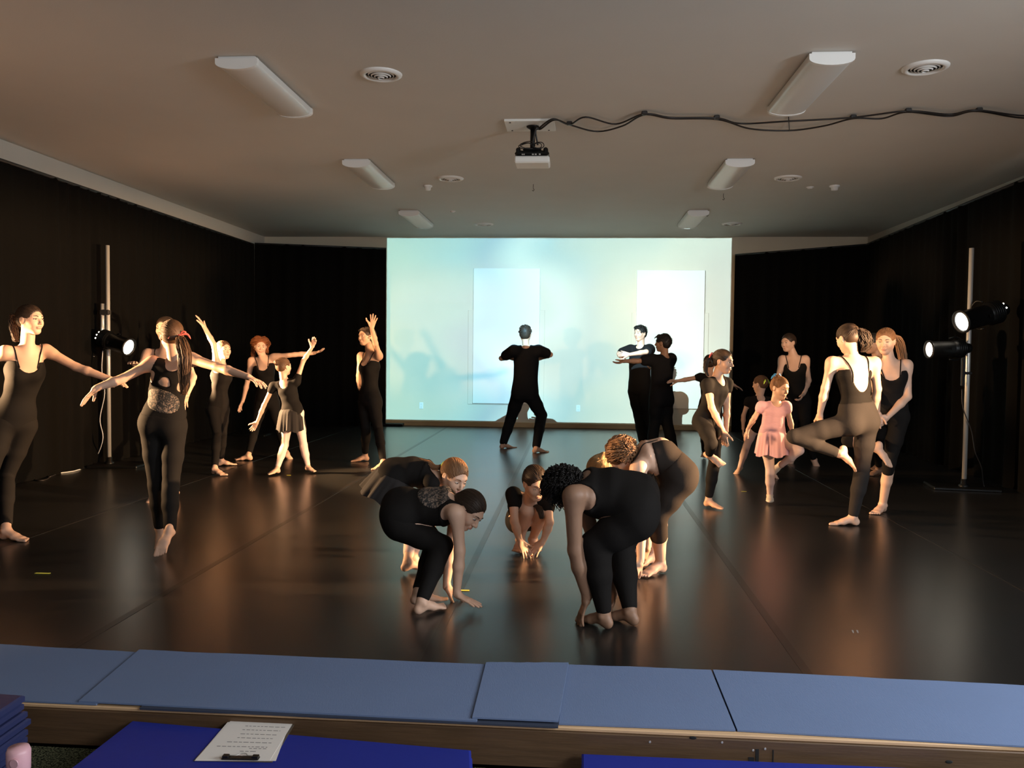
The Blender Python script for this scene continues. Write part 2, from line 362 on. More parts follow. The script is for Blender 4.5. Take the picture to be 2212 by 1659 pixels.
nzz = nt.nodes.new('ShaderNodeTexNoise'); nzz.inputs['Scale'].default_value = 2.4; nzz.inputs['Detail'].default_value = 1.0; nt.links.new(cb.outputs[0], nzz.inputs[0])
tt = mth('ADD', UU, mth('MULTIPLY', mth('SUBTRACT', nzz.outputs[0], .5), .5))
rp = nt.nodes.new('ShaderNodeValToRGB'); nt.links.new(tt, rp.inputs[0]); cr = rp.color_ramp
def s2l(c): return tuple((((q/255)+.055)/1.055)**2.4/w_*.47 for q, w_ in zip(c, (.72, .62, .47)))
PIC = [(0.0, s2l((166, 220, 206))), (.18, s2l((148, 214, 216))), (.28, s2l((140, 200, 214))), (.42, s2l((190, 246, 246))), (.55, s2l((168, 222, 224))), (.66, s2l((190, 230, 220))), (.80, s2l((212, 240, 224))), (1.0, s2l((200, 222, 212)))]
while len(cr.elements) < len(PIC): cr.elements.new(.5)
for e_, (p_, c_) in zip(cr.elements, PIC): e_.position = p_; e_.color = (*c_, 1)
# correct the falloff across the throw so the picture is even
r2 = mth('ADD', mth('ADD', mth('MULTIPLY', U, U), mth('MULTIPLY', V, V)), 1.0)
gain = mth('MULTIPLY', mask, mth('POWER', r2, 1.5))
st = mth('MULTIPLY', gain, 3800.0)
nt.links.new(rp.outputs[0], em.inputs[0]); nt.links.new(st, em.inputs[1])

# white boards on the back wall, outlets
def wall_board(x0, y0, x1, y1, th, y_off, label, name='wall_board', cat='board', m='board'):
    a, c = at(x0, y1, WALL_Y-y_off), at(x1, y0, WALL_Y-y_off)
    mb = MB().box(((a.x+c.x)/2, WALL_Y-y_off-th/2, (a.z+c.z)/2), (c.x-a.x, th, c.z-a.z), bev=.004)
    return tag(mb.build(name, m, None, True), label, cat)
wall_board(1010, 670, 1177, 873, .012, .002, 'thin white backing frame behind the tall board left of centre on the lit wall', 'board_frame', 'frame', 'wall')
wall_board(1021, 580, 1167, 871, .03, .015, 'tall white board on the lit wall behind the man with his back turned')
wall_board(1361, 676, 1531, 882, .012, .002, 'thin white backing frame behind the tall board on the right of the lit wall', 'board_frame', 'frame', 'wall')
wall_board(1371, 584, 1523, 881, .03, .015, 'tall white board on the lit wall behind the two boys')
for px, py, lb in ((910, 876, 'small white wall outlet low on the lit wall near its left edge'), (1249, 882, 'small white wall outlet low on the middle of the lit wall')):
    c = at(px, py, WALL_Y); e = empty('wall_outlet', c, lb, 'outlet')
    MB().box((0, -.004, 0), (.07, .008, .115), bev=.002).build('cover_plate', 'white', e)
    for dz in (-.026, .026): MB().cyl((0, -.0075, dz), (0, -.0105, dz), .017, n=16).build('socket', 'lens', e)

# ------------------------------------------------------------------ drapes
def drape(x0, y0, x1, y1, z0, z1, label, amp=.05, cut=None, folds=3.2, z1b=None):
    L = math.hypot(x1-x0, y1-y0); n = int(L*40); nz_ = 16
    nx, ny = -(y1-y0)/L, (x1-x0)/L; rnd = random.Random(int(L*1000)+5)
    ph = [rnd.uniform(0, 6.3) for _ in range(5)]; fr = [folds*rnd.uniform(.6, 1.7)*2*PI for _ in range(5)]
    vs = []; fs = []
    z1b = z1 if z1b is None else z1b
    for i in range(n+1):
        s = i/n*L
        for k in range(nz_+1):
            t = k/nz_; zt = z1+(z1b-z1)*i/n
            zt += .012*math.sin(s*17)*abs(math.sin(s*3.1)); z = z0+(zt-z0)*t
            o_ = sum(math.sin(s*fr[q]+ph[q]+.25*math.sin(t*3+q)) for q in range(5))/5*amp*(1.25-.6*t)
            ss = s
            if cut and t < cut[0]: ss = min(s, L-cut[1]*(1-t/cut[0])**.5*(1 if s > L-cut[1]*1.5 else 0)) if s > L-cut[1]*1.5 else s
            vs.append((x0+(x1-x0)*ss/L+nx*o_, y0+(y1-y0)*ss/L+ny*o_, z))
    m = nz_+1
    for i in range(n):
        for k in range(nz_): fs.append((i*m+k, (i+1)*m+k, (i+1)*m+k+1, i*m+k+1))
    mb = MB().add(vs, fs, True); e = empty('stage_curtain', ((x0+x1)/2, (y0+y1)/2, z0), label, 'curtain')
    mb.build('drape', 'curtain', e, True)
    MB().cyl((x0, y0, z1+.0), (x1, y1, z1b+.0), .016, n=10).build('curtain_rod', 'rod', e, True)
    return e
CX_L = -5.42
c0 = at(535, 523, 13.75)
drape(CX_L, 3.2, CX_L, 13.65, .004, 3.10, 'long black stage curtain along the left wall')
drape(CX_L, 13.7, at(834, 600, 14.45).x, 14.45, .004, 3.12, 'black stage curtain across the back left corner beside the lit wall', z1b=3.13)
drape(at(1587, 600, 14.45).x, 14.45, 4.62, 13.7, .004, 3.03, 'black stage curtain across the back right corner beside the lit wall', z1b=3.11)
YE = 8.22
drape(4.62, 13.7, 4.42, YE, .004, 3.11, 'black stage curtain along the right wall behind the light stand', z1b=3.11)
# the near curtain on the right: hangs past the doorway, its lower corner pulled aside
drape(4.42, YE+.1, 4.42, 5.0, 1.40, 3.11, 'short black curtain high over the doorway at the right edge')
drape(4.46, 7.98, 4.40, 3.2, .004, 1.42, 'lower black curtain past the doorway at the far right edge')

# ------------------------------------------------------------------ ceiling fixtures
def ceil_light(nx_, ny_, fx, fy, label):
    a, c = on(nx_, ny_, CEIL), on(fx, fy, CEIL); L = 1.22; X = (a.x+c.x)/2; Y = (a.y+c.y)/2
    e = empty('ceiling_light', (X, Y, CEIL), label, 'ceiling light', 'wrap-around ceiling lights')
    W_, Hh = .29, .085
    MB().box((0, 0, -.012), (W_*.9, L-.02, .024)).build('housing', 'white', e)
    prof = [(-W_/2, -.012), (-W_/2, -.045)]+[(W_/2*math.sin(t), -.045-(Hh-.045)*math.cos(t)) for t in [(-1+2*k/12)*PI/2*.98 for k in range(1, 12)]]+[(W_/2, -.045), (W_/2, -.012)]
    n = len(prof); vs = [(x, y, z) for y in (-L/2+.03, L/2-.03) for x, z in prof]
    MB().add(vs, [(i, i+1, n+i+1, n+i) for i in range(n-1)], True).build('diffuser', 'lens', e)
    for s in (-1, 1):
        pr = [(x*1.03, z*1.05) for x, z in prof]; y0, y1 = s*(L/2-.035), s*L/2
        vs = [(x, y, z) for y in (y0, y1) for x, z in pr]
        MB().add(vs, [(i, i+1, n+i+1, n+i) for i in range(n-1)]+[tuple(range(n)), tuple(range(n, 2*n))]).build('end_cap', 'white', e)
    return e
ceil_light(513, 118, 635, 235, 'white fluorescent ceiling light nearest the camera on the left')
ceil_light(1800, 105, 1697, 232, 'white fluorescent ceiling light nearest the camera on the right')
ceil_light(770, 338, 825, 398, 'white fluorescent ceiling light on the left, the middle one of its row')
ceil_light(1598, 337, 1556, 398, 'white fluorescent ceiling light on the right, the middle one of its row')
ceil_light(886, 448, 913, 487, 'white fluorescent ceiling light on the left, closest to the lit wall')
ceil_light(1508, 448, 1485, 487, 'white fluorescent ceiling light on the right, closest to the lit wall')
def vent(px, py, label):
    c = on(px, py, CEIL); e = empty('ceiling_vent', c, label, 'vent', 'round ceiling vents')
    MB().lathe([(.155, 0), (.153, -.008), (.135, -.018), (.118, -.020), (.112, -.012), (.112, 0)]).build('rim', 'white', e)
    MB().cyl((0, 0, -.0005), (0, 0, -.002), .112, n=28).build('throat', 'dark', e)
    for k, r in enumerate((.092, .070, .047, .022)):
        z = -.012-.006*k; MB().lathe([(r+.0035, z+.006), (r-.001, z-.004), (r-.0025, z-.003), (r+.002, z+.007)], n=28).build('vent_ring', 'white', e)
for px, py, lb in ((823, 160, 'round ceiling vent right of the nearest left ceiling light'), (1999, 145, 'round ceiling vent right of the nearest right ceiling light'),
                   (973, 385, 'round ceiling vent in the middle of the ceiling, left of the projector'), (1702, 384, 'round ceiling vent right of the middle right ceiling light'),
                   (1045, 484, 'round ceiling vent close to the lit wall on the left'), (1581, 483, 'round ceiling vent close to the lit wall on the right')): vent(px, py, lb)
def detector(px, py, r, h, label, nm='smoke_detector'):
    c = on(px, py, CEIL); e = empty(nm, c, label, 'detector')
    MB().lathe([(r, 0), (r, -h*.25), (r*.72, -h*.35), (r*.62, -h*.9), (r*.3, -h), (.001, -h)], n=24).build('housing', 'white', e)
    MB().lathe([(r*.66, -h*.5), (r*.68, -h*.55), (r*.64, -h*.75)], n=24).build('vent_slot', 'dark', e)
detector(924, 401, .055, .06, 'small white smoke detector on the ceiling left of the projector')
detector(1803, 401, .06, .06, 'small white smoke detector on the ceiling at the right')
detector(978, 456, .04, .02, 'flat white disc on the ceiling near the left ceiling vent', 'ceiling_disc')
detector(1750, 404, .045, .02, 'flat white disc on the ceiling beside the right smoke detector', 'ceiling_disc')
for px, py, lb in ((1152, 398, 'tiny metal hook hanging from the ceiling behind the projector'), (1563, 418, 'tiny metal hook hanging below the middle right ceiling light'), (1528, 455, 'tiny metal hook beside the far right ceiling light')):
    c = on(px, py, CEIL); e = empty('ceiling_hook', c, lb, 'hook')
    MB().tube(spline([(0, 0, 0), (0, 0, -.05), (.012, 0, -.065), (0, 0, -.08), (-.012, 0, -.07)], 4), .003, 6).build('hook_wire', 'black', e)

# projector with its mount
e = empty('projector', (pc.x, PY, CEIL), 'black and white ceiling projector on a black pole with coiled cables', 'projector')
z = lambda py: at(1150, py, PY).z-CEIL
px0 = at(1150, 345, PY).x-pc.x
MB().box((-.03, .0, -.010), (.44, .34, .02), bev=.003).build('mounting_plate', 'plate', e)
sc_ = MB()
for sx_, sy in ((-.2, -.13), (.13, -.13), (-.2, .13), (.13, .13)): sc_.cyl((sx_, sy, -.019), (sx_, sy, -.024), .008, n=8)
sc_.build('screw', 'dark', e)
MB().lathe([(.055, -.02), (.055, -.028), (.03, -.045), (.022, -.05)], (px0, 0, 0)).build('flange', 'black', e)
MB().cyl((px0, 0, -.03), (px0, 0, z(333)), .021, n=18).build('pole', 'black', e)
zt, zb = z(331), z(357)
MB().box((px0, .02, zt-.02), (.30, .24, .05), bev=.02).box((px0-.12, -.02, zt), (.04, .16, .06), bev=.012).box((px0+.12, -.02, zt), (.04, .16, .06), bev=.012).box((px0, 0, zt+.02), (.16, .14, .03), bev=.01).build('bracket', 'black', e)
bd = MB().box((px0, .02, (zt-.045+zb)/2), (.31, .25, zt-.045-zb), bev=.012).build('case', 'plate', e)
MB().cyl((px0+.09, .142, (zt-.04+zb)/2), (px0+.09, .16, (zt-.04+zb)/2), .022, n=18).build('lens', 'dark', bd)
pt = MB()
for dx in (-.08, -.07, .01, .035, .07): pt.box((px0+dx, -.108, zt-.035), (.016, .006, .009))
pt.build('port', 'steel', e)
cb_ = MB()
for k, (ox, rr) in enumerate(((-.06, .055), (-.05, .045), (.04, .04), (.05, .05), (-.04, .06))):
    pts = [(px0+ox+rr*math.cos(t)*1.1, -.05-.02*math.sin(t*2)-.01*k, zt+.05+rr*.5*math.sin(t)) for t in [2*PI*q/14 for q in range(14)]]
    cb_.tube(spline(pts+[pts[0]], 3), .004, 6)
cb_.build('coiled_cable', 'cable', e)
# cables to the right along the ceiling
def cpt(px, py, drop=.03): return on(px, py, CEIL-drop)
w1 = [Vector((pc.x+px0+.05, PY-0.07, CEIL+z(318))), Vector((pc.x+px0+.03, PY-0.09, CEIL+z(290))), Vector((pc.x+px0+.06, PY-0.09, CEIL-.06)), cpt(1195, 257), cpt(1230, 269), cpt(1265, 253), cpt(1330, 268), cpt(1392, 246), cpt(1450, 254), cpt(1548, 255), cpt(1600, 267), cpt(1700, 262), cpt(1840, 254), cpt(1960, 240), cpt(2050, 247), cpt(2110, 238), cpt(2212, 250), cpt(2330, 246)]
w2 = [Vector((pc.x+px0-.0, PY-0.07, CEIL+z(318))), Vector((pc.x+px0+.035, PY-0.10, CEIL+z(285))), Vector((pc.x+px0+.075, PY-0.10, CEIL-.07)), cpt(1198, 259), cpt(1232, 270), cpt(1290, 284), cpt(1345, 272), cpt(1392, 248), cpt(1450, 256), cpt(1550, 258), cpt(1620, 278), cpt(1705, 282), cpt(1780, 272), cpt(1843, 256), cpt(1905, 256), cpt(1960, 242), cpt(2050, 251), cpt(2110, 240), cpt(2212, 255), cpt(2330, 250)]
e = empty('projector_cable', cpt(1700, 260), 'pair of black cables looped along the ceiling from the projector to the right', 'cable')
MB().tube(spline(w1, 8), .0075, 8).build('cable', 'cable', e, True); MB().tube(spline(w2, 8), .0075, 8).build('cable', 'cable', e, True)
for px, py in ((1230, 268), (1392, 246), (1548, 255), (1843, 254), (1962, 240), (2115, 239)):
    c = cpt(px, py, .028); MB().box(c+Vector((0, 0, .006)), (.05, .035, .03), bev=.006).build('cable_clip', 'cable', e, True)
c = cpt(1705, 282); MB().tube([on(1703, 245, CEIL), c], .004, 6).build('hanger_wire', 'cable', e, True)

# ------------------------------------------------------------------ lamps on stands
def lantern(lens, tail, r, label, glow_dots, yoke_to, bright=1.0):
    """profile spotlight: lens barrel, gate, lamp cap, yoke"""
    lens, tail = Vector(lens), Vector(tail); d = (lens-tail).normalized(); L = (lens-tail).length
    e = empty('stage_spotlight', (lens+tail)/2, label, 'spotlight'); o0 = (lens+tail)/2
    R = d.to_track_quat('Z', 'Y').to_matrix()
    def lt(prof, nm, m, par=e, n=28): return MB().lathe([(q, zz-L/2) for q, zz in prof], (0, 0, 0), R, n).build(nm, m, par)
    lt([(r*.95, L*.42), (r*.98, L*.97), (r*1.12, L*.98), (r*1.12, L*1.02), (r*.92, L*1.02), (r*.90, L*.97)], 'lens_barrel', 'black')
    lt([(.001, -.0), (r*.55, .0), (r*.62, L*.05), (r*.62, L*.12), (r*1.0, L*.16), (r*1.05, L*.40), (r*.95, L*.44)], 'lamp_housing', 'black')
    fins = MB()
    for k in range(5): fins.lathe([(r*1.0, L*(.18+.045*k)-L/2), (r*1.13, L*(.185+.045*k)-L/2), (r*1.0, L*(.20+.045*k)-L/2)], (0, 0, 0), R, 24)
    fins.build('cooling_fin', 'black', e)
    lt([(.001, L*.985+r*.10), (r*.5, L*.985+r*.07), (r*.86, L*.985)], 'lens', 'glass')
    s_ = MB()
    u_ = R @ Vector((1, 0, 0)); v_ = R @ Vector((0, 1, 0))
    for s in (-1, 1): s_.box(d*(L*.05)+u_*s*r*1.25, (.006, .03, .03), R)
    s_.build('knob', 'black', e)
    g = MB()
    for a_ in glow_dots:
        q = d*(L*.12-L/2)+(u_*math.cos(a_)+v_*math.sin(a_))*r*.84; g.sphere(q, .009, 8, 6)
    if glow_dots: g.build('vent_slot', 'glow', e)
    yk = Vector(yoke_to)-o0
    side = d.cross(yk).normalized() if d.cross(yk).length > .05*yk.length else u_
    pts = [side*r*1.3, side*r*1.35+yk*.45, yk*.8+side*r*.6, yk*.8-side*r*.6, -side*r*1.35+yk*.45, -side*r*1.3]
    MB().tube(spline(pts, 4), .008, 8).build('yoke', 'black', e)
    MB().box(yk, (.07, .07, .06), bev=.01).cyl(yk*.75, yk, .014, n=10).build('clamp', 'black', e)
    return e
def stand(px, ytop, ybot, pxb, Y, label, plate):
    b0 = at(pxb, ybot, Y); t0 = at(px, ytop, Y)
    e = empty('light_stand', (b0.x, Y, 0), label, 'light stand')
    h = t0.z; tilt = t0.x-b0.x
    MB().cyl((0, 0, .03), (tilt, 0, h), .0225, n=20).build('pole', 'steel', e)
    MB().box((plate[0], plate[1], .014), (plate[2], plate[3], .026), Matrix.Rotation(plate[4], 3, 'Z'), bev=.006).build('base_plate', 'black', e)
    MB().lathe([(.05, .026), (.05, .04), (.03, .05), (.028, .10), (.0245, .102)]).build('base_collar', 'black', e)
    return e, b0, h
# Y of the stands from where their plates meet the floor
YL = 9.0; YR = on(2082, 1056).y
e, bL, hL = stand(232, 530, 1003, 236, YL, 'tall steel pole light stand on a black base by the left curtain', (.12, 0, .55, .42, .12))
pz = lambda py, px=232: at(px, py, YL)
x2 = pz(700).x+(-.055)-bL.x
MB().cyl((x2, -.0, pz(735).z), (x2, 0, pz(656).z), .0225, n=18).build('side_pipe', 'steel', e)
MB().box((x2/2+.0, 0, pz(675).z), (.115, .06, .065), bev=.012).build('strap', 'strap', e)
lantern(at(278, 750, YL-.10), at(210, 727, YL-.02), .095, 'black stage spotlight shining right from the left light stand', (2.2, 2.7, 3.2, 1.6), at(232, 740, YL))
cd = [at(222, 757, YL-.06), at(220, 800, YL-.08), at(226, 850, YL-.08), at(216, 905, YL-.08), at(222, 950, YL-.06), on(200, 1000, .02), on(165, 1016, .008), on(128, 1022, .008)]
tag(MB().tube(spline(cd, 8), .0055, 8).build('power_cord', 'cord', None, True), 'thin white power cord hanging from the left spotlight to the floor', 'cord')
lp = [on(72+20*math.cos(t)+14, 1030+8*math.sin(t), .006) for t in [2*PI*k/12 for k in range(13)]]+[on(128, 1022, .008)]
tag(MB().tube(spline(lp, 4), .006, 8).build('extension_cable', 'cable', None, True), 'loop of black cable on the floor at the foot of the left curtain', 'cable')
hw = [at(196, 694, YL+.02), at(187, 710, YL+.05), at(185, 735, YL+.05), at(190, 765, YL+.02), at(204, 770, YL)]
tag(MB().tube(spline(hw, 6), .003, 6).build('safety_wire', 'steel', None, True), 'thin curved safety wire behind the left spotlight', 'wire')

e, bR, hR = stand(2099, 536, 1056, 2082, YR, 'tall steel pole light stand on a black base by the right curtain', (.0, .05, .62, .42, -.15))
lantern(at(2077, 695, YR-.18), at(2172, 668, YR-.04), .105, 'black stage spotlight high on the right stand, pointing down left', (.3, .9, 1.5), at(2092, 680, YR))
lantern(at(2007, 755, YR-.10), at(2095, 752, YR-.05), .082, 'black stage spotlight lower on the right stand, shining left', (), at(2090, 752, YR))
q = at(2077, 800, YR); MB().box((q.x-bR.x-.0, -.03, q.z), (.035, .03, .32), bev=.008).build('dimmer_box', 'black', e)
q = at(2088, 806, YR); MB().box((q.x-bR.x, 0, q.z), (.09, .06, .03), bev=.01).build('strap', 'strap', e)
q = at(2080, 748, YR); MB().box((q.x-bR.x, -.03, q.z), (.10, .02, .016)).cyl((q.x-bR.x-.06, -.03, q.z-.02), (q.x-bR.x-.06, -.03, q.z+.02), .009, n=8).build('clamp_bolt', 'steel', e)
cd = [at(2078, 840, YR-.05), at(2080, 880, YR-.06), at(2098, 930, YR-.05), at(2106, 975, YR-.05), at(2120, 1010, YR-.02), on(2128, 1055, .01), on(2160, 1062, .01)]
tag(MB().tube(spline(cd, 8), .005, 8).build('power_cord', 'cable', None, True), 'thin black cord hanging down beside the right stand', 'cord')
# low black plate by the lit wall and one by the left curtain
c = on(850, 919); tag(MB().box((c.x-.02, c.y, .025), (.42, .35, .04), bev=.01).build('stand_base', 'black', None, True), 'flat black base plate on the floor by the left end of the lit wall', 'base plate')
c = on(545, 941); tag(MB().box((c.x, c.y, .015), (.5, .3, .03), bev=.006).build('stand_base', 'black', None, True), 'flat black base plate on the floor behind the curly haired dancer', 'base plate')

# ------------------------------------------------------------------ floor marks
for px, py, ww, lb in ((92, 1239, 33, 'yellow tape mark on the floor at the near left'), (1003, 1276, 22, 'yellow tape mark by the hand of the bending girl'),
                       (624, 1027, 9, 'small yellow tape mark between the feet of the child in the black skirt'), (1607, 1062, 11, 'small yellow tape mark on the floor left of the girl in pink')):
    a, c = on(px-ww/2, py), on(px+ww/2, py); tag(MB().box(((a.x+c.x)/2, (a.y+c.y)/2, .0022), ((c-a).length, .02, .0012), Matrix.Rotation(.03, 3, 'Z')).build('floor_tape', 'yellow', None, True), lb, 'tape')
for px, lb in ((1841, 'left one of two pale scuff marks on the near right floor'), (1851, 'right one of two pale scuff marks on the near right floor')):
    a = on(px, 1365); tag(MB().add([a+Vector((-.004, -.025, .0016)), a+Vector((.001, -.02, .0016)), a+Vector((.012, .02, .0016)), a+Vector((.004, .025, .0016))], [(0, 1, 2, 3)]).build('scuff_mark', 'scuff', None, True), lb, 'scuff')

# ------------------------------------------------------------------ blue mats along the stage edge
def slab(pts, z0, z1, name, m, label=None, cat=None, parent=None, rnd=0, nseg=10, wav=0.0):
    """pts: back-left, back-right, front-right, front-left (x, y) in world"""
    (ax, ay), (bx, by), (cx_, cy_), (dx, dy) = pts; vs = []; fs = []
    n = nseg; rn = random.Random(rnd); wv = [rn.uniform(-1, 1)*wav for _ in range(n+1)]
    for i in range(n+1):
        t = i/n
        for (x, y, z) in ((ax+(bx-ax)*t, ay+(by-ay)*t+wv[i], z1), (dx+(cx_-dx)*t, dy+(cy_-dy)*t, z1), (dx+(cx_-dx)*t, dy+(cy_-dy)*t, z0), (ax+(bx-ax)*t, ay+(by-ay)*t+wv[i], z0)): vs.append((x, y, z))
    for i in range(n):
        for k in range(4): fs.append((i*4+k, i*4+(k+1) % 4, i*4+4+(k+1) % 4, i*4+4+k))
    fs += [(3, 2, 1, 0), (n*4, n*4+1, n*4+2, n*4+3)]
    o = MB().add(vs, fs).build(name, m, parent, True)
    return tag(o, label, cat) if label else o
def g(px, py, z_=.008): q = on(px, py, z_); return (q.x, q.y)
GM = 'foam exercise mats along the stage edge'
def emat(pts, z0, z1, label, rnd, edge=True):
    o = slab(pts, z0, z1, 'exercise_mat', 'matp', label, 'exercise mat', None, rnd, 14, .003); o['group'] = GM
    return o
emat([g(-260, 1376), g(350, 1411), g(208, 1520), g(-160, 1503)], .001, .007, 'darkest blue-grey foam mat at the left end of the stage edge', 1)
emat([g(300, 1406), g(1062, 1438), g(1030, 1560), g(170, 1517)], .0075, .0135, 'long blue-grey foam mat on the stage edge above the clipboard', 2)
emat([g(1050, 1436), g(1228, 1437), g(1206, 1564), g(1020, 1556)], .014, .020, 'short raised blue-grey foam mat piece near the middle of the stage edge', 3)
slab([(g(300, 1530)[0], EDGE+.03), (g(1206, 1562)[0], EDGE+.03), (g(1206, 1562)[0], EDGE-.028), (g(300, 1530)[0], EDGE-.028)], .0008, .0072, 'mat_underlay', 'matedge', 'dark under-layer of mat sticking out below the left mats', 'mat')
emat([g(1222, 1434), g(1536, 1446), g(1589, 1576), g(1207, 1562)], .001, .007, 'pale blue foam mat on the stage edge just right of the middle', 4)
emat([g(1540, 1446), g(2420, 1490), g(2560, 1630), g(1593, 1576)], .001, .007, 'long ribbed pale blue foam mat at the right end of the stage edge', 5)

# folded gym mats in front of the stage
def gym_mat(pts, z0, z1, n, m, label, group, jit=.006, seed=0):
    cx_ = sum(p[0] for p in pts)/4; cy_ = sum(p[1] for p in pts)/4
    e = empty('gym_mat', (cx_, cy_, z0), label, 'gym mat', group); rn = random.Random(seed)
    h = (z1-z0)/n
    for k in range(n):
        jx, jy = (rn.uniform(-jit, jit), rn.uniform(-jit, jit)) if k < n-1 else (0, 0)
        q = [(p[0]+jx, p[1]+jy) for p in pts]
        # rounded panel: three stacked rings
        c = Vector((cx_, cy_, 0)); vs = []; zz = z0+k*h
        for zt_, ins in ((.0005, .010), (.2*h, .001), (.8*h, .001), (h-.0008, .008), (h-.0003, .03)):
            for p in q:
                v = Vector((p[0], p[1], 0)); d = (v-c); vs.append((v.x-d.x/abs(d.x)*ins, v.y-d.y/abs(d.y)*ins, zz+zt_))
        fs = [(a*4+i, a*4+(i+1) % 4, a*4+4+(i+1) % 4, a*4+4+i) for a in range(4) for i in range(4)]+[(3, 2, 1, 0), (16, 17, 18, 19)]
        MB().add(vs, fs).build('mat_panel', m, e, True)
    return e
ZT = -.035
A0, A1 = on(285, 1555, ZT), on(1018, 1618, ZT); lf = on(150, 1659, ZT)-A0; rt = Vector((A1.x-.0-A0.x, 0, 0))
d_ = lf.normalized()*1.15
nr = on(1022, 1690, ZT); dr_ = (nr-A1).normalized()*1.15
pts = [(A0.x, A0.y), (A1.x, A1.y), (A1.x+dr_.x, A1.y+dr_.y), (A0.x+d_.x, A0.y+d_.y)]
gym_mat(pts, LOW, ZT, 4, 'gym', 'folded royal blue gym mat under the clipboard in front of the stage', 'royal blue folded gym mats', seed=2)
ZT2 = -.065
B0, B1 = on(1256, 1626, ZT2), on(2070, 1661, ZT2); B1.y = B0.y-(B0.y-B1.y)*1.0
pts = [(B0.x, B0.y), (B1.x, B1.y), (B1.x+.0, B1.y-1.1), (B0.x-.01, B0.y-1.1)]
gym_mat(pts, LOW, ZT2, 4, 'gym', 'folded royal blue gym mat at the bottom right in front of the stage', 'royal blue folded gym mats', seed=3)
S0 = on(57, 1500, .09)
for k, (zz, lb) in enumerate(((-.15, 'lowest dark blue folded mat of the stack at the bottom left corner'), (-.09, 'second dark blue mat from the bottom of the left corner stack'), (-.03, 'second dark blue mat from the top of the left corner stack'), (.03, 'top dark blue mat of the stack at the bottom left corner'))):
    jx = (-.006, .010, .0, -.004)[k]; x = S0.x+jx; y = S0.y+(.01, -.005, .008, 0)[k]
    gym_mat([(x-1.0, y+.06), (x, y), (x+.03, y-1.0), (x-1.0, y-1.0)], zz+.0005, zz+.0595, 2, 'gymd', lb, 'dark blue mats stacked in the left corner', .008, k)

# clipboard
tl, tr, brr, bl = on(500, 1555, ZT+.004), on(634, 1560, ZT+.004), on(586, 1643, ZT+.004), on(423, 1640, ZT+.004)
e = empty('clipboard', (tl+brr)/2-Vector((0, 0, .004)), 'clear clipboard with white printed sheets lying on the blue mat', 'clipboard')
def quad(a, b_, c_, d__, z0, z1, nm, m):
    vs = [(p.x, p.y, z_) for z_ in (z0, z1) for p in (a, b_, c_, d__)]
    return MB().add(vs, [(0, 1, 2, 3), (7, 6, 5, 4), (0, 4, 5, 1), (1, 5, 6, 2), (2, 6, 7, 3), (3, 7, 4, 0)]).build(nm, m, e, True)
def bl2(u, v):  # u across, v down the sheet
    a_ = tl+(tr-tl)*u; c_ = bl+(brr-bl)*u; return a_+(c_-a_)*v
quad(bl2(-.02, -.05), bl2(1.03, -.05), bl2(1.02, 1.02), bl2(-.02, 1.02), ZT+.0002, ZT+.0025, 'backing_board', 'clear')
quad(bl2(-.03, .06), bl2(.95, 0.03), bl2(1.06, 1.0), bl2(.0, 1.03), ZT+.0027, ZT+.0035, 'paper_sheet', 'paper')
quad(bl2(0, 0), bl2(1, 0), bl2(.98, 1), bl2(0, 1), ZT+.0037, ZT+.0045, 'paper_sheet', 'paper')
tx = MB(); rn = random.Random(4)
for v, u0_, u1_ in ((.15, .30, .92), (.25, .30, .88), (.36, .32, .86), (.46, .32, .84), (.57, .22, .86), (.68, .13, .84), (.79, .5, .72), (.72, .6, .84), (.90, .45, .66)):
    u = u0_
    while u < u1_:
        ln = rn.uniform(.03, .08); a_, b_ = bl2(u, v), bl2(min(u+ln, u1_), v); h_ = (bl2(u, v+.014)-a_)
        tx.add([(p.x, p.y, ZT+.0048) for p in (a_, b_, b_+h_, a_+h_)], [(0, 1, 2, 3)]); u += ln+.02
tx.build('printed_text', 'ink', e, True)
ck = on(520, 1636, ZT+.01); ax = (brr-bl).normalized(); up_ = Vector((0, 0, 1)); fw = up_.cross(ax)
RR = Matrix((ax, fw, up_)).transposed()
MB().box(ck+Vector((0, 0, -.002)), (.125, .022, .006), RR, bev=.002).box(ck+ax*.05+Vector((0, 0, .003)), (.022, .018, .01), RR, bev=.002).box(ck-ax*.05+Vector((0, 0, .003)), (.022, .018, .01), RR, bev=.002).build('clip', 'chrome', e, True)
MB().tube(spline([ck-ax*.055+fw*.012, ck-ax*.02+fw*.014, ck-ax*.01+fw*.026, ck+ax*.01+fw*.026, ck+ax*.02+fw*.014, ck+ax*.055+fw*.012], 5), .002, 6).build('clip_wire', 'steel', e, True)
# pink bottle cap
q = at(40, 1633, 2.35); zt_ = q.z
e = empty('water_bottle', (q.x, q.y, LOW), 'water bottle with a pink lid standing at the bottom left corner', 'bottle')
hh = zt_-LOW+.03
MB().lathe([(.001, 0), (.034, 0), (.036, .01), (.036, hh-.10), (.031, hh-.075), (.031, hh-.07)]).build('bottle_body', 'black', e)
MB().lathe([(.031, hh-.075), (.033, hh-.07), (.034, hh-.015), (.029, hh-.002), (.001, hh)]).build('lid', 'pink', e)
MB().cyl((.012, -.033, hh-.035), (.012, -.039, hh-.035), .013, n=18).build('lid_button', 'pink', e)
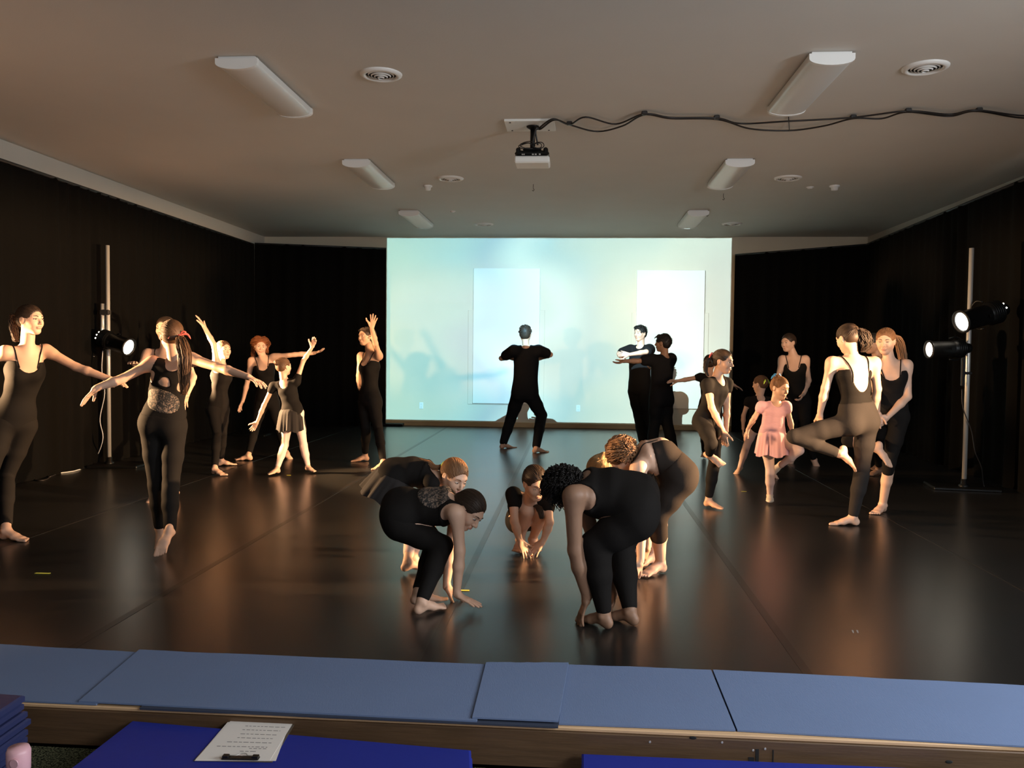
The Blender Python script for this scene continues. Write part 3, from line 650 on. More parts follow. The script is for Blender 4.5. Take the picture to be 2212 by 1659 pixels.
# ------------------------------------------------------------------ body building: implicit surfaces meshed with surface nets
def A3(v): return np.array((v[0], v[1], v[2]), dtype=np.float64)
def nrm(v):
    n = np.linalg.norm(v); return v/n if n > 1e-9 else v
def orth(v, a): return nrm(v-a*np.dot(v, a))
def cap(a, b, r0, r1=None, k=.02, neg=False, t=None):
    return dict(ty='c', a=A3(a), b=A3(b), r0=r0, r1=r0 if r1 is None else r1, k=k, neg=neg, t=t)
def ell(a, b, side, fr, rs0, rd0, rs1=None, rd1=None, rw=None, k=.03, neg=False, t=None):
    a, b = A3(a), A3(b); rs1 = rs0 if rs1 is None else rs1; rd1 = rd0 if rd1 is None else rd1
    return dict(ty='e', a=a, b=b, u=nrm(A3(side)), v=nrm(A3(fr)), rs0=rs0, rd0=rd0, rs1=rs1, rd1=rd1, rw=rw if rw else max(rd0, rd1), k=k, neg=neg, t=t)
def plane(p, n, t=None):     # removes the side the normal points to
    return dict(ty='p', p=A3(p), n=nrm(A3(n)), k=.004, neg=True, t=t)
def dist(q, X, Y, Z, off):
    if q['ty'] == 'p': return (X-q['p'][0])*q['n'][0]+(Y-q['p'][1])*q['n'][1]+(Z-q['p'][2])*q['n'][2]
    a, b = q['a'], q['b']; ab = b-a; L2 = float(ab @ ab)
    px, py, pz = X-a[0], Y-a[1], Z-a[2]
    t = 0.0*px if L2 < 1e-10 else np.clip((px*ab[0]+py*ab[1]+pz*ab[2])/L2, 0, 1)
    qx, qy, qz = px-t*ab[0], py-t*ab[1], pz-t*ab[2]
    if q['ty'] == 'c':
        return np.sqrt(qx*qx+qy*qy+qz*qz)-(q['r0']+(q['r1']-q['r0'])*t)-off
    u, v = q['u'], q['v']; w_ = nrm(np.cross(u, v)); v = np.cross(w_, u)
    rs = q['rs0']+(q['rs1']-q['rs0'])*t+off; rd = q['rd0']+(q['rd1']-q['rd0'])*t+off; rw = q['rw']+off
    cu = (qx*u[0]+qy*u[1]+qz*u[2])/rs; cv = (qx*v[0]+qy*v[1]+qz*v[2])/rd; cw = (qx*w_[0]+qy*w_[1]+qz*w_[2])/rw
    k0 = np.sqrt(cu*cu+cv*cv+cw*cw); k1 = np.sqrt((cu/rs)**2+(cv/rd)**2+(cw/rw)**2)+1e-6
    return np.where(k0 < .05, -min(q['rd0'], q['rs0']), k0*(k0-1)/k1)
def rmax(q): return max(q['r0'], q['r1']) if q['ty'] == 'c' else max(q['rs0'], q['rs1'], q['rd0'], q['rd1'], q['rw'])
class Field:
    def __init__(s, prims, h, off=0.0, pad=.02):
        pos = [q for q in prims if not q['neg']]
        lo = np.min([np.minimum(q['a'], q['b'])-rmax(q) for q in pos], axis=0)-off-pad-2*h
        hi = np.max([np.maximum(q['a'], q['b'])+rmax(q) for q in pos], axis=0)+off+pad+2*h
        s.h = h; s.lo = lo; s.n = np.ceil((hi-lo)/h).astype(int)+1
        s.ax = [(lo[i]+h*np.arange(s.n[i])).astype(np.float64) for i in range(3)]
        s.F = np.full(s.n, .5, dtype=np.float32)
        for q in prims: s.apply(q, off)
    def apply(s, q, off=0.0):
        k = q['k']; h = s.h
        if q['ty'] == 'p': i0 = np.zeros(3, int); i1 = s.n
        else:
            m = rmax(q)+abs(off)+k+3*h
            i0 = np.maximum(0, np.floor((np.minimum(q['a'], q['b'])-m-s.lo)/h).astype(int)); i1 = np.minimum(s.n, np.ceil((np.maximum(q['a'], q['b'])+m-s.lo)/h).astype(int)+1)
            if np.any(i1 <= i0): return
        X = s.ax[0][i0[0]:i1[0], None, None]; Y = s.ax[1][None, i0[1]:i1[1], None]; Z = s.ax[2][None, None, i0[2]:i1[2]]
        d = dist(q, X, Y, Z, 0 if q['neg'] else off)
        sl = (slice(i0[0], i1[0]), slice(i0[1], i1[1]), slice(i0[2], i1[2])); f = s.F[sl]
        if q['neg']:
            d = -d if q['ty'] != 'p' else d
            hh = np.maximum(k-np.abs(f-d), 0)/k; s.F[sl] = np.maximum(f, d)+hh*hh*k*.25
        else:
            hh = np.maximum(k-np.abs(f-d), 0)/k; s.F[sl] = np.minimum(f, d)-hh*hh*k*.25
    def val(s, p):
        i = (np.asarray(p)-s.lo)/s.h; j = np.floor(i).astype(int)
        if np.any(j < 0) or np.any(j >= s.n-1): return .5
        t = i-j; v = 0
        for a in (0, 1):
            for b in (0, 1):
                for c in (0, 1): v += s.F[j[0]+a, j[1]+b, j[2]+c]*(t[0] if a else 1-t[0])*(t[1] if b else 1-t[1])*(t[2] if c else 1-t[2])
        return float(v)
    def hit(s, o, d, r=.3, lift=.003):
        o = np.asarray(o); d = nrm(np.asarray(d, dtype=float)); t = r
        while t > 0.005:
            v = s.val(o+d*t)
            if v < lift: return o+d*t
            t -= max(.002, min(v, .03)*.7)
        return o+d*.01
    def vals(s, p):
        i = (p-s.lo)/s.h; j = np.clip(np.floor(i).astype(int), 0, s.n-2); t = np.clip(i-j, 0, 1); v = 0
        for a in (0, 1):
            for b in (0, 1):
                for c in (0, 1): v = v+s.F[j[:, 0]+a, j[:, 1]+b, j[:, 2]+c]*(t[:, 0] if a else 1-t[:, 0])*(t[:, 1] if b else 1-t[:, 1])*(t[:, 2] if c else 1-t[:, 2])
        return v
    def hits(s, o, D, r=.3, lift=.003):
        t = np.full(len(D), float(r)); live = np.ones(len(D), bool)
        for _ in range(60):
            v = s.vals(o+D*t[:, None]); live &= (v >= lift) & (t > .01)
            if not live.any(): break
            t[live] -= np.clip(v[live]*.8, .0007, .03)
        return o+D*t[:, None]
    def mesh(s):
        F = s.F; S = F < 0; nx, ny, nz = F.shape
        c = [S[a:nx-1+a, b:ny-1+b, d:nz-1+d] for a in (0, 1) for b in (0, 1) for d in (0, 1)]
        anyv = c[0] | c[1] | c[2] | c[3] | c[4] | c[5] | c[6] | c[7]; allv = c[0] & c[1] & c[2] & c[3] & c[4] & c[5] & c[6] & c[7]
        act = anyv & ~allv; I = np.argwhere(act)
        if len(I) == 0: return np.zeros((0, 3)), np.zeros((0, 4), int)
        idx = np.full(act.shape, -1, dtype=np.int64); idx[tuple(I.T)] = np.arange(len(I))
        offs = np.array([(a, b, d) for a in (0, 1) for b in (0, 1) for d in (0, 1)])
        V8 = np.stack([F[I[:, 0]+o[0], I[:, 1]+o[1], I[:, 2]+o[2]] for o in offs], 1)
        acc = np.zeros((len(I), 3)); cnt = np.zeros(len(I))
        for i in range(8):
            for ax in range(3):
                if offs[i][ax] == 1: continue
                o2 = offs[i].copy(); o2[ax] = 1; j = o2[0]*4+o2[1]*2+o2[2]
                a, b = V8[:, i], V8[:, j]; m = (a < 0) != (b < 0); t = np.where(m, a/np.where(m, a-b, 1), 0)
                p = np.tile(offs[i].astype(float), (len(I), 1)); p[:, ax] += t
                acc[m] += p[m]; cnt[m] += 1
        P_ = s.lo+(I+acc/cnt[:, None])*s.h; quads = []
        for ax in range(3):
            b, c_ = (ax+1) % 3, (ax+2) % 3
            sl0 = [slice(None)]*3; sl1 = [slice(None)]*3; sl0[ax] = slice(0, -1); sl1[ax] = slice(1, None)
            e0, e1 = S[tuple(sl0)], S[tuple(sl1)]; E = np.argwhere(e0 != e1)
            if len(E) == 0: continue
            E = E[(E[:, b] > 0) & (E[:, c_] > 0) & (E[:, b] < F.shape[b]-1) & (E[:, c_] < F.shape[c_]-1)]
            ins = e0[tuple(E.T)]; db = np.zeros(3, int); db[b] = 1; dc = np.zeros(3, int); dc[c_] = 1
            q = np.stack([idx[tuple((E-db-dc).T)], idx[tuple((E-dc).T)], idx[tuple(E.T)], idx[tuple((E-db).T)]], 1)
            q[~ins] = q[~ins][:, ::-1]; quads.append(q)
        Q = np.concatenate(quads); return P_, Q[(Q >= 0).all(1)]
def np_mesh(name, parts, m, parent, origin):
    vs, fs, n = [], [], 0
    for v, f in parts: vs.append(v); fs.append(f+n); n += len(v)
    V = np.concatenate(vs)-np.array(origin); Fq = np.concatenate(fs)
    me = bpy.data.meshes.new(name); me.vertices.add(len(V)); me.vertices.foreach_set('co', V.astype(np.float32).ravel())
    me.loops.add(Fq.size); me.loops.foreach_set('vertex_index', Fq.astype(np.int32).ravel())
    me.polygons.add(len(Fq)); me.polygons.foreach_set('loop_start', (np.arange(len(Fq))*4).astype(np.int32))
    me.polygons.foreach_set('use_smooth', np.ones(len(Fq), bool)); me.update(calc_edges=True); me.validate()
    me.materials.append(M[m]); o = bpy.data.objects.new(name, me); COL.objects.link(o); o.parent = parent
    return o
def tubes(lines, r, n=5, taper=.35):
    """lines: (L, m, 3) array -> quads"""
    L, m, _ = lines.shape; T = np.gradient(lines, axis=1); T /= np.linalg.norm(T, axis=2, keepdims=True)+1e-9
    ref = np.tile(np.array((.31, .52, .79)), (L, m, 1)); u = np.cross(T, ref); u /= np.linalg.norm(u, axis=2, keepdims=True)+1e-9; w_ = np.cross(T, u)
    s = np.linspace(0, 1, m); rr = r*(1-(1-taper)*s**3)*np.minimum(1, .5+s*6)
    V = np.stack([lines+(u*math.cos(2*PI*k/n)+w_*math.sin(2*PI*k/n))*rr[None, :, None] for k in range(n)], 2).reshape(-1, 3)
    base = (np.arange(L)[:, None, None]*m+np.arange(m-1)[None, :, None])*n; k = np.arange(n)[None, None, :]; k2 = (k+1) % n
    Q = np.stack(np.broadcast_arrays(base+k, base+k2, base+n+k2, base+n+k), -1).reshape(-1, 4)
    return V, Q

def hand_prims(W, E, tip, palm_n, thumb, s, curl=.25, spread=1.0):
    """W wrist, tip fingertip point, palm_n where the palm faces, thumb side vector"""
    d = nrm(tip-W); n = orth(palm_n, d); t = nrm(np.cross(n, d)); t = t if np.dot(t, thumb) > 0 else -t
    P_ = []; L = s
    P_.append(cap(W-nrm(W-E)*.035*L, W+d*.012*L, .024*L, .023*L, .015))
    P_.append(ell(W+d*.025*L, W+d*.078*L, t, n, .029*L, .0125*L, .037*L, .0115*L, .013*L, .016))
    for i, (o, ln, b0) in enumerate(((.029, .066, .088), (.0105, .075, .092), (-.009, .070, .089), (-.0275, .054, .082))):
        a = math.radians((o/.029)*9*spread); dd = nrm(d*math.cos(a)+t*math.sin(a)); p = W+(d*b0+t*o)*L; c = curl*(1+.25*i)
        r = (.0088, .0090, .0085, .0076)[i]*L
        for seg, f in ((.45, .5), (.30, 1.1), (.25, 1.5)):
            an = c*f; dq = nrm(dd*math.cos(an)+n*math.sin(an)); q = p+dq*ln*seg*L; P_.append(cap(p, q, r, r*.93, .004)); p = q; r *= .93
    a = W+(d*.022+t*.022+n*.004)*L; b = W+(d*.058+t*.048+n*.012)*L; c = b+nrm(d*.75+t*(.45+.3*spread)+n*.25)*.032*L; e = c+nrm(d*.9+t*.35+n*.3)*.026*L
    P_ += [cap(a, b, .014*L, .0115*L, .010), cap(b, c, .0108*L, .0098*L, .004), cap(c, e, .0098*L, .0085*L, .004)]
    return P_
def foot_prims(A, K, T, s, inside, fr, slipper=False):
    d = nrm(T-A); sh = nrm(K-A)
    if abs(d[2]) < .45: n = orth(np.array((0, 0, 1.0)), nrm(np.array((d[0], d[1], 0)))); d = nrm(np.array((d[0], d[1], 0.0)))
    else:
        n = sh-d*np.dot(sh, d)
        n = nrm(n) if np.linalg.norm(n) > .3 else orth(fr, d)
    si = nrm(np.cross(n, d)); si = si if np.dot(si, inside) > 0 else -si; L = s
    def p(x, y, z): return A+(d*x+si*y+n*z)*L
    P_ = [cap(A+sh*.05*L, A, .031*L, .033*L, .02), ell(p(-.020, 0, -.043), p(-.010, 0, -.040), si, n, .026*L, .031*L, rw=.031*L, k=.02),
          ell(p(.005, 0, -.020), p(.075, .004, -.045), si, n, .032*L, .034*L, .036*L, .024*L, .025*L, .02),
          ell(p(.075, .004, -.048), p(.125, .006, -.058), si, n, .037*L, .022*L, .042*L, .015*L, .02*L, .015),
          cap(p(0, .027, -.008), p(0, .027, -.008), .012*L, k=.012), cap(p(0, -.029, -.012), p(0, -.029, -.012), .012*L, k=.012)]
    if slipper: P_.append(ell(p(.12, .006, -.060), p(.155, .008, -.062), si, n, .040*L, .014*L, .026*L, .011*L, .012*L, .01))
    else:
        for y0, y1, x, r in ((.030, .030, .178, .0120), (.0115, .0125, .175, .0085), (-.0025, -.0035, .167, .0080), (-.0160, -.0185, .158, .0075), (-.0290, -.033, .147, .0075)):
            P_.append(cap(p(.125, y0, -.062), p(x, y1, -.0645), r*1.05*L, r*L, .003))
    P_.append(plane(p(0, 0, -.0745), -n))
    return P_
def head_prims(H, f, u, hs, nk):
    l = nrm(np.cross(u, f))
    def p(x, y, z): return H+(l*x+f*y+u*z)*hs
    E = lambda c, rs, rf, rw, k=.02, neg=False: ell(p(*c), p(*c), l, f, rs*hs, rf*hs, rw=rw*hs, k=k*hs, neg=neg)
    P_ = [E((0, -.014, .028), .073, .092, .081), E((0, .022, -.018), .060, .064, .080, .03), E((0, .053, -.085), .020, .020, .017, .03)]
    for s in (-1, 1):
        P_ += [cap(p(s*.045, -.0, -.045), p(s*.014, .053, -.086), .019*hs, .015*hs, .03*hs), cap(p(s*.037, .050, -.024), p(s*.032, .056, -.03), .022*hs, k=.025*hs),
               cap(p(s*.012, .078, .026), p(s*.040, .064, .026), .011*hs, .010*hs, .015*hs), E((s*.031, .094, .004), .017, .013, .011, .012, True),
               cap(p(s*.008, .090, -.031), p(s*.009, .092, -.031), .0075*hs, k=.006*hs), E((s*.074, -.008, -.004), .008, .019, .030, .008), E((s*.083, -.004, .0), .006, .010, .018, .006, True)]
    P_ += [cap(p(0, .082, .012), p(0, .104, -.026), .007*hs, .0100*hs, .010*hs), cap(p(-.012, .082, -.053), p(.012, .082, -.053), .0085*hs, k=.008*hs),
           cap(p(-.010, .082, -.063), p(.010, .082, -.063), .0080*hs, k=.008*hs), cap(p(-.018, .094, -.0575), p(.018, .094, -.0575), .0035*hs, k=.004*hs, neg=True)]
    P_.append(cap(p(0, -.022, -.05), nk, .046*hs, .047*hs, .03*hs))
    return P_, p, l

REPORT = []
def person(sp):
    H = sp['H']; s = H/1.62; Y0 = sp['Y']; wd = sp.get('w', 1.0); near = Y0 < 8.0
    def J(q):
        if len(q) == 4 and q[3] == 'g': return A3(on(q[0], q[1], q[2]))      # on a horizontal plane
        return A3(at(q[0], q[1], Y0+q[2]))
    Hd, N, C, P_ = J(sp['hd']), J(sp['N']), J(sp['C']), J(sp['P'])
    fr = nrm(A3(sp['front'])); f = nrm(A3(sp['face'])); upr = nrm(A3(sp.get('hup', (Hd-N)*.6+np.array((0, 0, 1.2))))); u = orth(upr, f)
    hs = (.55+.45*s)*sp.get('hs', .95)
    uc = nrm(N-C); frc = orth(fr, uc); lc = nrm(np.cross(uc, frc))
    upv = nrm(C-P_); frp = orth(A3(sp.get('pfront', fr)), upv); lp = nrm(np.cross(upv, frp))
    sh = [J(sp['sh'][i]) for i in (0, 1)]; el = [J(sp['el'][i]) for i in (0, 1)]; wr = [J(sp['wr'][i]) for i in (0, 1)]; tp = [J(sp['tip'][i]) for i in (0, 1)]
    for i in (0, 1):                                   # keep the shoulders at a human width
        c = N-uc*.035*s; v = sh[i]-c; L = np.linalg.norm(v); sh[i] = c+v*min(max(L, .130*s), .172*s*max(1, wd*.97))/L
    legdown = A3(sp.get('ldown', -upv*.3+np.array((0, 0, -.7)))); legdown = nrm(legdown)
    hip = [P_+lp*sg*.080*s*wd+legdown*.05*s for sg in (1, -1)]
    kn = [J(q) for q in sp['kn']]; an = [J(q) for q in sp['an']]; toe = [J(q) for q in sp['toe']]
    REPORT.append((sp['id'], 'H%.2f' % H, 'sh %.2f' % (np.linalg.norm(sh[0]-sh[1])/s), 'ua %.2f %.2f(.27)' % tuple(np.linalg.norm(el[i]-sh[i])/s for i in (0, 1)), 'fa %.2f %.2f(.24)' % tuple(np.linalg.norm(wr[i]-el[i])/s for i in (0, 1)),
                   'th %.2f %.2f(.39)' % tuple(np.linalg.norm(kn[i]-hip[i])/s for i in (0, 1)), 'sn %.2f %.2f(.38)' % tuple(np.linalg.norm(an[i]-kn[i])/s for i in (0, 1)), 'tor %.2f(.47)' % (np.linalg.norm(N-C)/s+np.linalg.norm(C-P_)/s), 'ank z %.2f %.2f' % (an[0][2], an[1][2]), 'neck %.2f' % (np.linalg.norm(Hd-N)/s)))
    S = s; g = []
    add = lambda q, t: (q.update(t=t), g.append(q))
    low = C-uc*.03*S
    add(ell(P_-upv*.02*S, P_+upv*.05*S, lp, frp, .142*S*wd, .098*S*wd, .132*S*wd, .092*S*wd, .085*S, .05), 'pelvis')
    add(ell(P_+upv*.06*S, P_*.35+C*.65, lp, frp, .118*S*wd, .083*S*wd, .106*S*wd, .078*S*wd, .08*S, .06), 'waist')
    add(ell(low, C+uc*.05*S, lc, frc, .116*S*wd, .088*S*wd, .124*S*wd, .088*S, .075*S, .06), 'chest')
    add(ell(C+uc*.05*S, N-uc*.085*S, lc, frc, .124*S*wd, .086*S, .112*S, .070*S, .055*S, .05), 'chest')
    for i, sg in ((0, 1), (1, -1)):
        add(cap(P_+lp*sg*.066*S*wd-frp*.030*S+legdown*.03*S, P_+lp*sg*.066*S*wd-frp*.034*S+legdown*.05*S, .082*S*wd, k=.05), 'glute')
        if sp.get('bust', 1): add(cap(C+lc*sg*.052*S+frc*.045*S+uc*.02*S, C+lc*sg*.052*S+frc*.050*S+uc*.015*S, .050*S*sp.get('bust', 1), k=.05), 'bust')
        add(cap(N-uc*.035*S, sh[i], .042*S, .040*S, .035), 'trap')
        add(cap(N-uc*.075*S-frc*.02*S, sh[i]-uc*.02*S-frc*.012*S, .045*S, .038*S, .03), 'scap')
        add(cap(sh[i], sh[i]*.8+el[i]*.2, .043*S*(.5+.5*wd), .040*S, .028), 'delt')
    add(cap(N-uc*.04*S, N+(Hd-N)*.45, .048*S, .043*S, .03), 'neck')
    LK = sp.get('loose', 0)
    for i in (0, 1):
        aw = .5+.5*wd
        add(cap(sh[i], el[i], .040*S*aw, .031*S*aw, .022), 'uarm'); d = wr[i]-el[i]
        add(cap(el[i], el[i]+d*.35, .032*S*aw, .033*S*aw, .015), 'farm'); add(cap(el[i]+d*.35, wr[i], .033*S*aw, .0225*S, .015), 'farm')
        kd = kn[i]-hip[i]; mid = hip[i]+kd*.5
        add(cap(hip[i], mid, .080*S*wd, .066*S*wd, .03), 'thigh'); add(cap(mid, kn[i], .066*S*wd, .047*S*wd, .02), 'thigh')
        sd = an[i]-kn[i]; fd = toe[i]-an[i]; bk = -orth(fd, nrm(sd)) if np.linalg.norm(np.cross(nrm(fd), nrm(sd))) > .3 else -frp
        kb = (hip[i]+an[i])/2-kn[i]; bk = orth(kb, nrm(sd)) if np.linalg.norm(kb) > .10*S else bk
        add(cap(kn[i], kn[i]+sd*.45, .048*S*wd, .044*S*wd, .02), 'shin'); add(cap(kn[i]+sd*.45, an[i], .044*S*wd, .031*S, .02), 'shin')
        add(ell(kn[i]+sd*.2+bk*.016*S, kn[i]+sd*.40+bk*.014*S, np.cross(nrm(sd), bk), bk, .040*S*wd, .038*S*wd, .034*S, .032*S, .06*S, .03), 'calf')
    h = .0095 if near else .0115
    body = Field(g, h); parts = [body.mesh()]
    org = np.array((P_[0], P_[1], 0.0))
    root = empty('person', tuple(org), sp['label'], 'person')
    hp, hpt, l = head_prims(Hd, f, u, hs, N); hf = Field(hp, .0042 if near else .0055); parts.append(hf.mesh())
    for i, sg in ((0, 1), (1, -1)):
        pn = A3(sp['palm'][i]) if 'palm' in sp else np.array((0, 0, -1.0)); th = A3(sp['thumb'][i]) if 'thumb' in sp else fr+lc*(-.6*sg)
        cu = sp.get('curl', (.22, .22))[i]; spd = sp.get('spread', (1, 1))[i]
        tpx = wr[i]+nrm(tp[i]-wr[i])*.17*S
        parts.append(Field(hand_prims(wr[i], el[i], tpx, pn, th, S*.97, cu, spd), .0038 if near else .0045, pad=.01).mesh())
        parts.append(Field(foot_prims(an[i], kn[i], toe[i], S, -lp*sg, frp, sp.get('slipper', False)), .0055 if near else .0065, pad=.01).mesh())
    np_mesh('body', parts, sp.get('skin', 'skin'), root, org)
    # face
    def small(name, m, items, par=root):
        mb = MB()
        for it in items: it(mb)
        o = mb.build(name, m); o.data.transform(Matrix.Translation(-Vector(org))); o.parent = par; return o
    R3 = Matrix((Vector(l), Vector(f), Vector(u))).transposed()
    shut = sp.get('lids', False)
    if sp.get('face_on', 1):
        for sg in (1, -1):
            ey = small('eye', 'eyew', [lambda mb, sg=sg: mb.sphere(Vector(hpt(sg*.031, .0755, .004)), .0115*hs, 14, 10, (1.15, .9, .42 if not shut else .25), R3)])
            small('iris', 'iris', [lambda mb, sg=sg: mb.sphere(Vector(hpt(sg*.031, .0835, .0035)), .0055*hs, 12, 8, (1, .7, .8 if not shut else .4), R3)], ey).location = (0, 0, 0)
            small('eyelid', sp.get('brow', 'h_dark'), [lambda mb, sg=sg: mb.tube([hpt(sg*.019, .083, .006), hpt(sg*.026, .0865, .0095), hpt(sg*.036, .0855, .0095), hpt(sg*.044, .079, .005)], .0014*hs, 6)], ey)
            small('eyebrow', sp.get('brow', 'h_dark'), [lambda mb, sg=sg: mb.tube([hpt(sg*.015, .0905, .024), hpt(sg*.028, .0875, .030), hpt(sg*.046, .0735, .026)], [.0026*hs, .0028*hs, .0012*hs], 6)])
        small('lips', 'lips', [lambda mb: mb.tube([hpt(-.021, .0840, -.0575), hpt(-.009, .0905, -.0525), hpt(0, .0915, -.0540), hpt(.009, .0905, -.0525), hpt(.021, .0840, -.0575)], [.001*hs, .0030*hs, .0030*hs, .0030*hs, .001*hs], 8),
                               lambda mb: mb.tube([hpt(-.021, .0840, -.058), hpt(-.008, .0900, -.0635), hpt(.008, .0900, -.0635), hpt(.021, .0840, -.058)], [.001*hs, .0038*hs, .0038*hs, .001*hs], 8)])
    # hair
    hm = sp.get('hair', 'h_dark'); st_ = sp.get('style', 'bun'); rr = np.random.RandomState(hash(sp['id']) % 1000 if False else sum(map(ord, sp['id'])))
    E = lambda c, rs, rf, rw, k=.02, neg=False: ell(hpt(*c), hpt(*c), l, f, rs*hs, rf*hs, rw=rw*hs, k=k*hs, neg=neg)
    hpz = [E((0, -.016, .030), .080, .099, .088)]; back = -f
    if st_ in ('curly', 'afro'): hpz = [E((0, -.018, .028), .081, .099, .087), E((0, -.05, -.02), .076, .055, .07, .03)]
    if st_ in ('short',): hpz.append(E((0, -.045, -.015), .066, .058, .062, .03))
    elif st_ not in ('curly', 'afro'): hpz.append(E((0, -.045, -.010), .066, .056, .052, .03))
    hl = sp.get('hairline', .011)
    hpz += [E((0, .108, -.035+hl), .088, .068, .104, .01, True), E((.080, .005, -.030), .03, .040, .046, .01, True), E((-.080, .005, -.030), .03, .040, .046, .01, True), plane(hpt(0, -.02, -.062 if st_ not in ('curly', 'afro') else -.11), -u+f*.15)]
    tie = hpt(*sp.get('tie', (0, -.100, .035)))
    hair_parts = []
    if st_ == 'bun': hpz.append(ell(tie-f*.012*hs, tie-f*.012*hs, l, f, .036*hs, .026*hs, rw=.034*hs, k=.008))
    if st_ == 'short':
        for k in range(5): hpz.append(cap(hpt(-.04+.02*k, .04, .095), hpt(-.045+.022*k, .072, .078), .016*hs, .011*hs, .012))
    hfld = Field(hpz, .0048 if near else .006)
    # combed strands on the cap
    nl = 70 if near else 44; m = 10
    if st_ in ('bun', 'pony', 'long'):
        nn = 330 if near else 170; cc = np.array(hpt(0, -.015, .02))
        th_ = rr.uniform(0, 2*PI, nn*2); ph = np.arccos(rr.uniform(-.45, 1, nn*2))
        D0 = l*(np.sin(ph)*np.cos(th_))[:, None]+f*(np.sin(ph)*np.sin(th_))[:, None]+u*np.cos(ph)[:, None]
        p0 = hfld.hits(cc, D0, .17*hs, .0006); rad = np.linalg.norm(p0-cc, axis=1)
        ok_ = (np.abs(hfld.vals(p0)) < .002) & (rad > .062*hs); D0 = D0[ok_][:nn]; a1 = nrm(tie-cc)
        qs = np.linspace(0, 1, m)*1.0; rows = []
        for q in qs:
            ln_ = np.minimum(1, q)*.93; DD = D0*(1-ln_)+a1*ln_; DD /= np.linalg.norm(DD, axis=1, keepdims=True)+1e-9
            rows.append(hfld.hits(cc, DD, .16*hs, .0004))
        hair_parts.append(tubes(np.stack(rows, 1), .0024*hs, 4, .6))
    if st_ == 'short':
        lines = []
        for k in range(150 if near else 110):
            th_ = rr.uniform(0, 2*PI); ph = math.acos(rr.uniform(-.25, 1)); dd = nrm(l*math.sin(ph)*math.cos(th_)+f*math.sin(ph)*math.sin(th_)+u*math.cos(ph)); cc = hpt(0, -.02, .03)
            p0_ = hfld.hit(cc, dd, .17*hs, .0008)
            if abs(hfld.val(p0_)) > .004: continue
            tg = nrm(np.cross(dd, np.cross(f*.7-u*.5+l*.3, dd))); row = [p0_+tg*q*.032*hs+dd*(.002+.004*math.sin(q*PI)) for q in np.linspace(0, 1, 5)]; lines.append(row)
        hair_parts.append(tubes(np.array(lines), .004*hs, 5, .3))
    if st_ in ('curly', 'afro'):
        nn = sp.get('ncurl', 620 if near else 420); fall = nrm(A3(sp.get('fall', (0, 0, -1)))); cc = np.array(hpt(0, -.025, .02))
        th_ = rr.uniform(0, 2*PI, nn*2); ph = np.arccos(rr.uniform(-.75, 1, nn*2))
        D0 = l*(np.sin(ph)*np.cos(th_))[:, None]+f*(np.sin(ph)*np.sin(th_))[:, None]+u*np.cos(ph)[:, None]
        p0 = hfld.hits(cc, D0, .17*hs, .0006); rad = np.linalg.norm(p0-cc, axis=1); ok_ = (np.abs(hfld.vals(p0)) < .002) & (rad > .055*hs); D0 = D0[ok_][:nn]; p0 = p0[ok_][:nn]; k_ = len(D0)
        t_ = np.linspace(0, 1, 15)[None, :, None]; L = (rr.uniform(.35, 1, k_)*sp.get('curl_len', .11)*hs)[:, None, None]
        sg_ = np.where(D0 @ l + rr.uniform(-.1, .1, k_) > 0, 1.0, -1.0)[:, None]; vol = sp.get('vol', .018)*hs; tf_ = t_[0]
        ph0 = rr.uniform(0, 6.28, k_)[:, None, None]; tr = rr.uniform(1.3, 2.6, k_)[:, None, None]
        if st_ == 'curly':
            tr = tr*1.9; t_ = np.linspace(0, 1, 26)[None, :, None]
            A1 = sg_*l*.75-f*.62-u*.35; A1 /= np.linalg.norm(A1, axis=1, keepdims=True); path = []
            r0 = np.linalg.norm(p0-cc, axis=1)[:, None]
            for q in t_[0, :, 0]:
                q1 = min(1, q/.55); DD = D0*(1-q1*.9)+A1*q1*.9; DD /= np.linalg.norm(DD, axis=1, keepdims=True)
                path.append(cc+DD*(r0+vol*math.sin(q1*1.57))+fall*(L[:, 0]*max(0, q-.45)/.55))
            path = np.stack(path, 1)
        else:
            tg = fall-D0*(D0 @ fall)[:, None]; tg /= np.linalg.norm(tg, axis=1, keepdims=True)+.15
            path = p0[:, None, :]+tg[:, None, :]*L*np.minimum(t_, .6)+fall[None, None, :]*L*np.maximum(t_-.6, 0)*1.1+D0[:, None, :]*vol*np.sin(np.minimum(t_*2.2, 2.2))
        a_ = np.cross(D0, fall+f*.2); a_ /= np.linalg.norm(a_, axis=1, keepdims=True)+1e-6; b_ = D0
        lines = path+(a_[:, None, :]*np.cos(ph0+t_*tr*6.28)+b_[:, None, :]*np.sin(ph0+t_*tr*6.28))*(.0075 if st_ == 'afro' else .0095+.006*t_)*hs*np.minimum(1, t_*3)
        q_ = lines-Hd; fx = (np.abs(q_ @ l) < .070*hs) & (q_ @ f > .035*hs) & (q_ @ u < .072*hs); lines = lines[~fx.any(axis=1)]
        hair_parts.append(tubes(lines, .0036*hs, 4, .4))
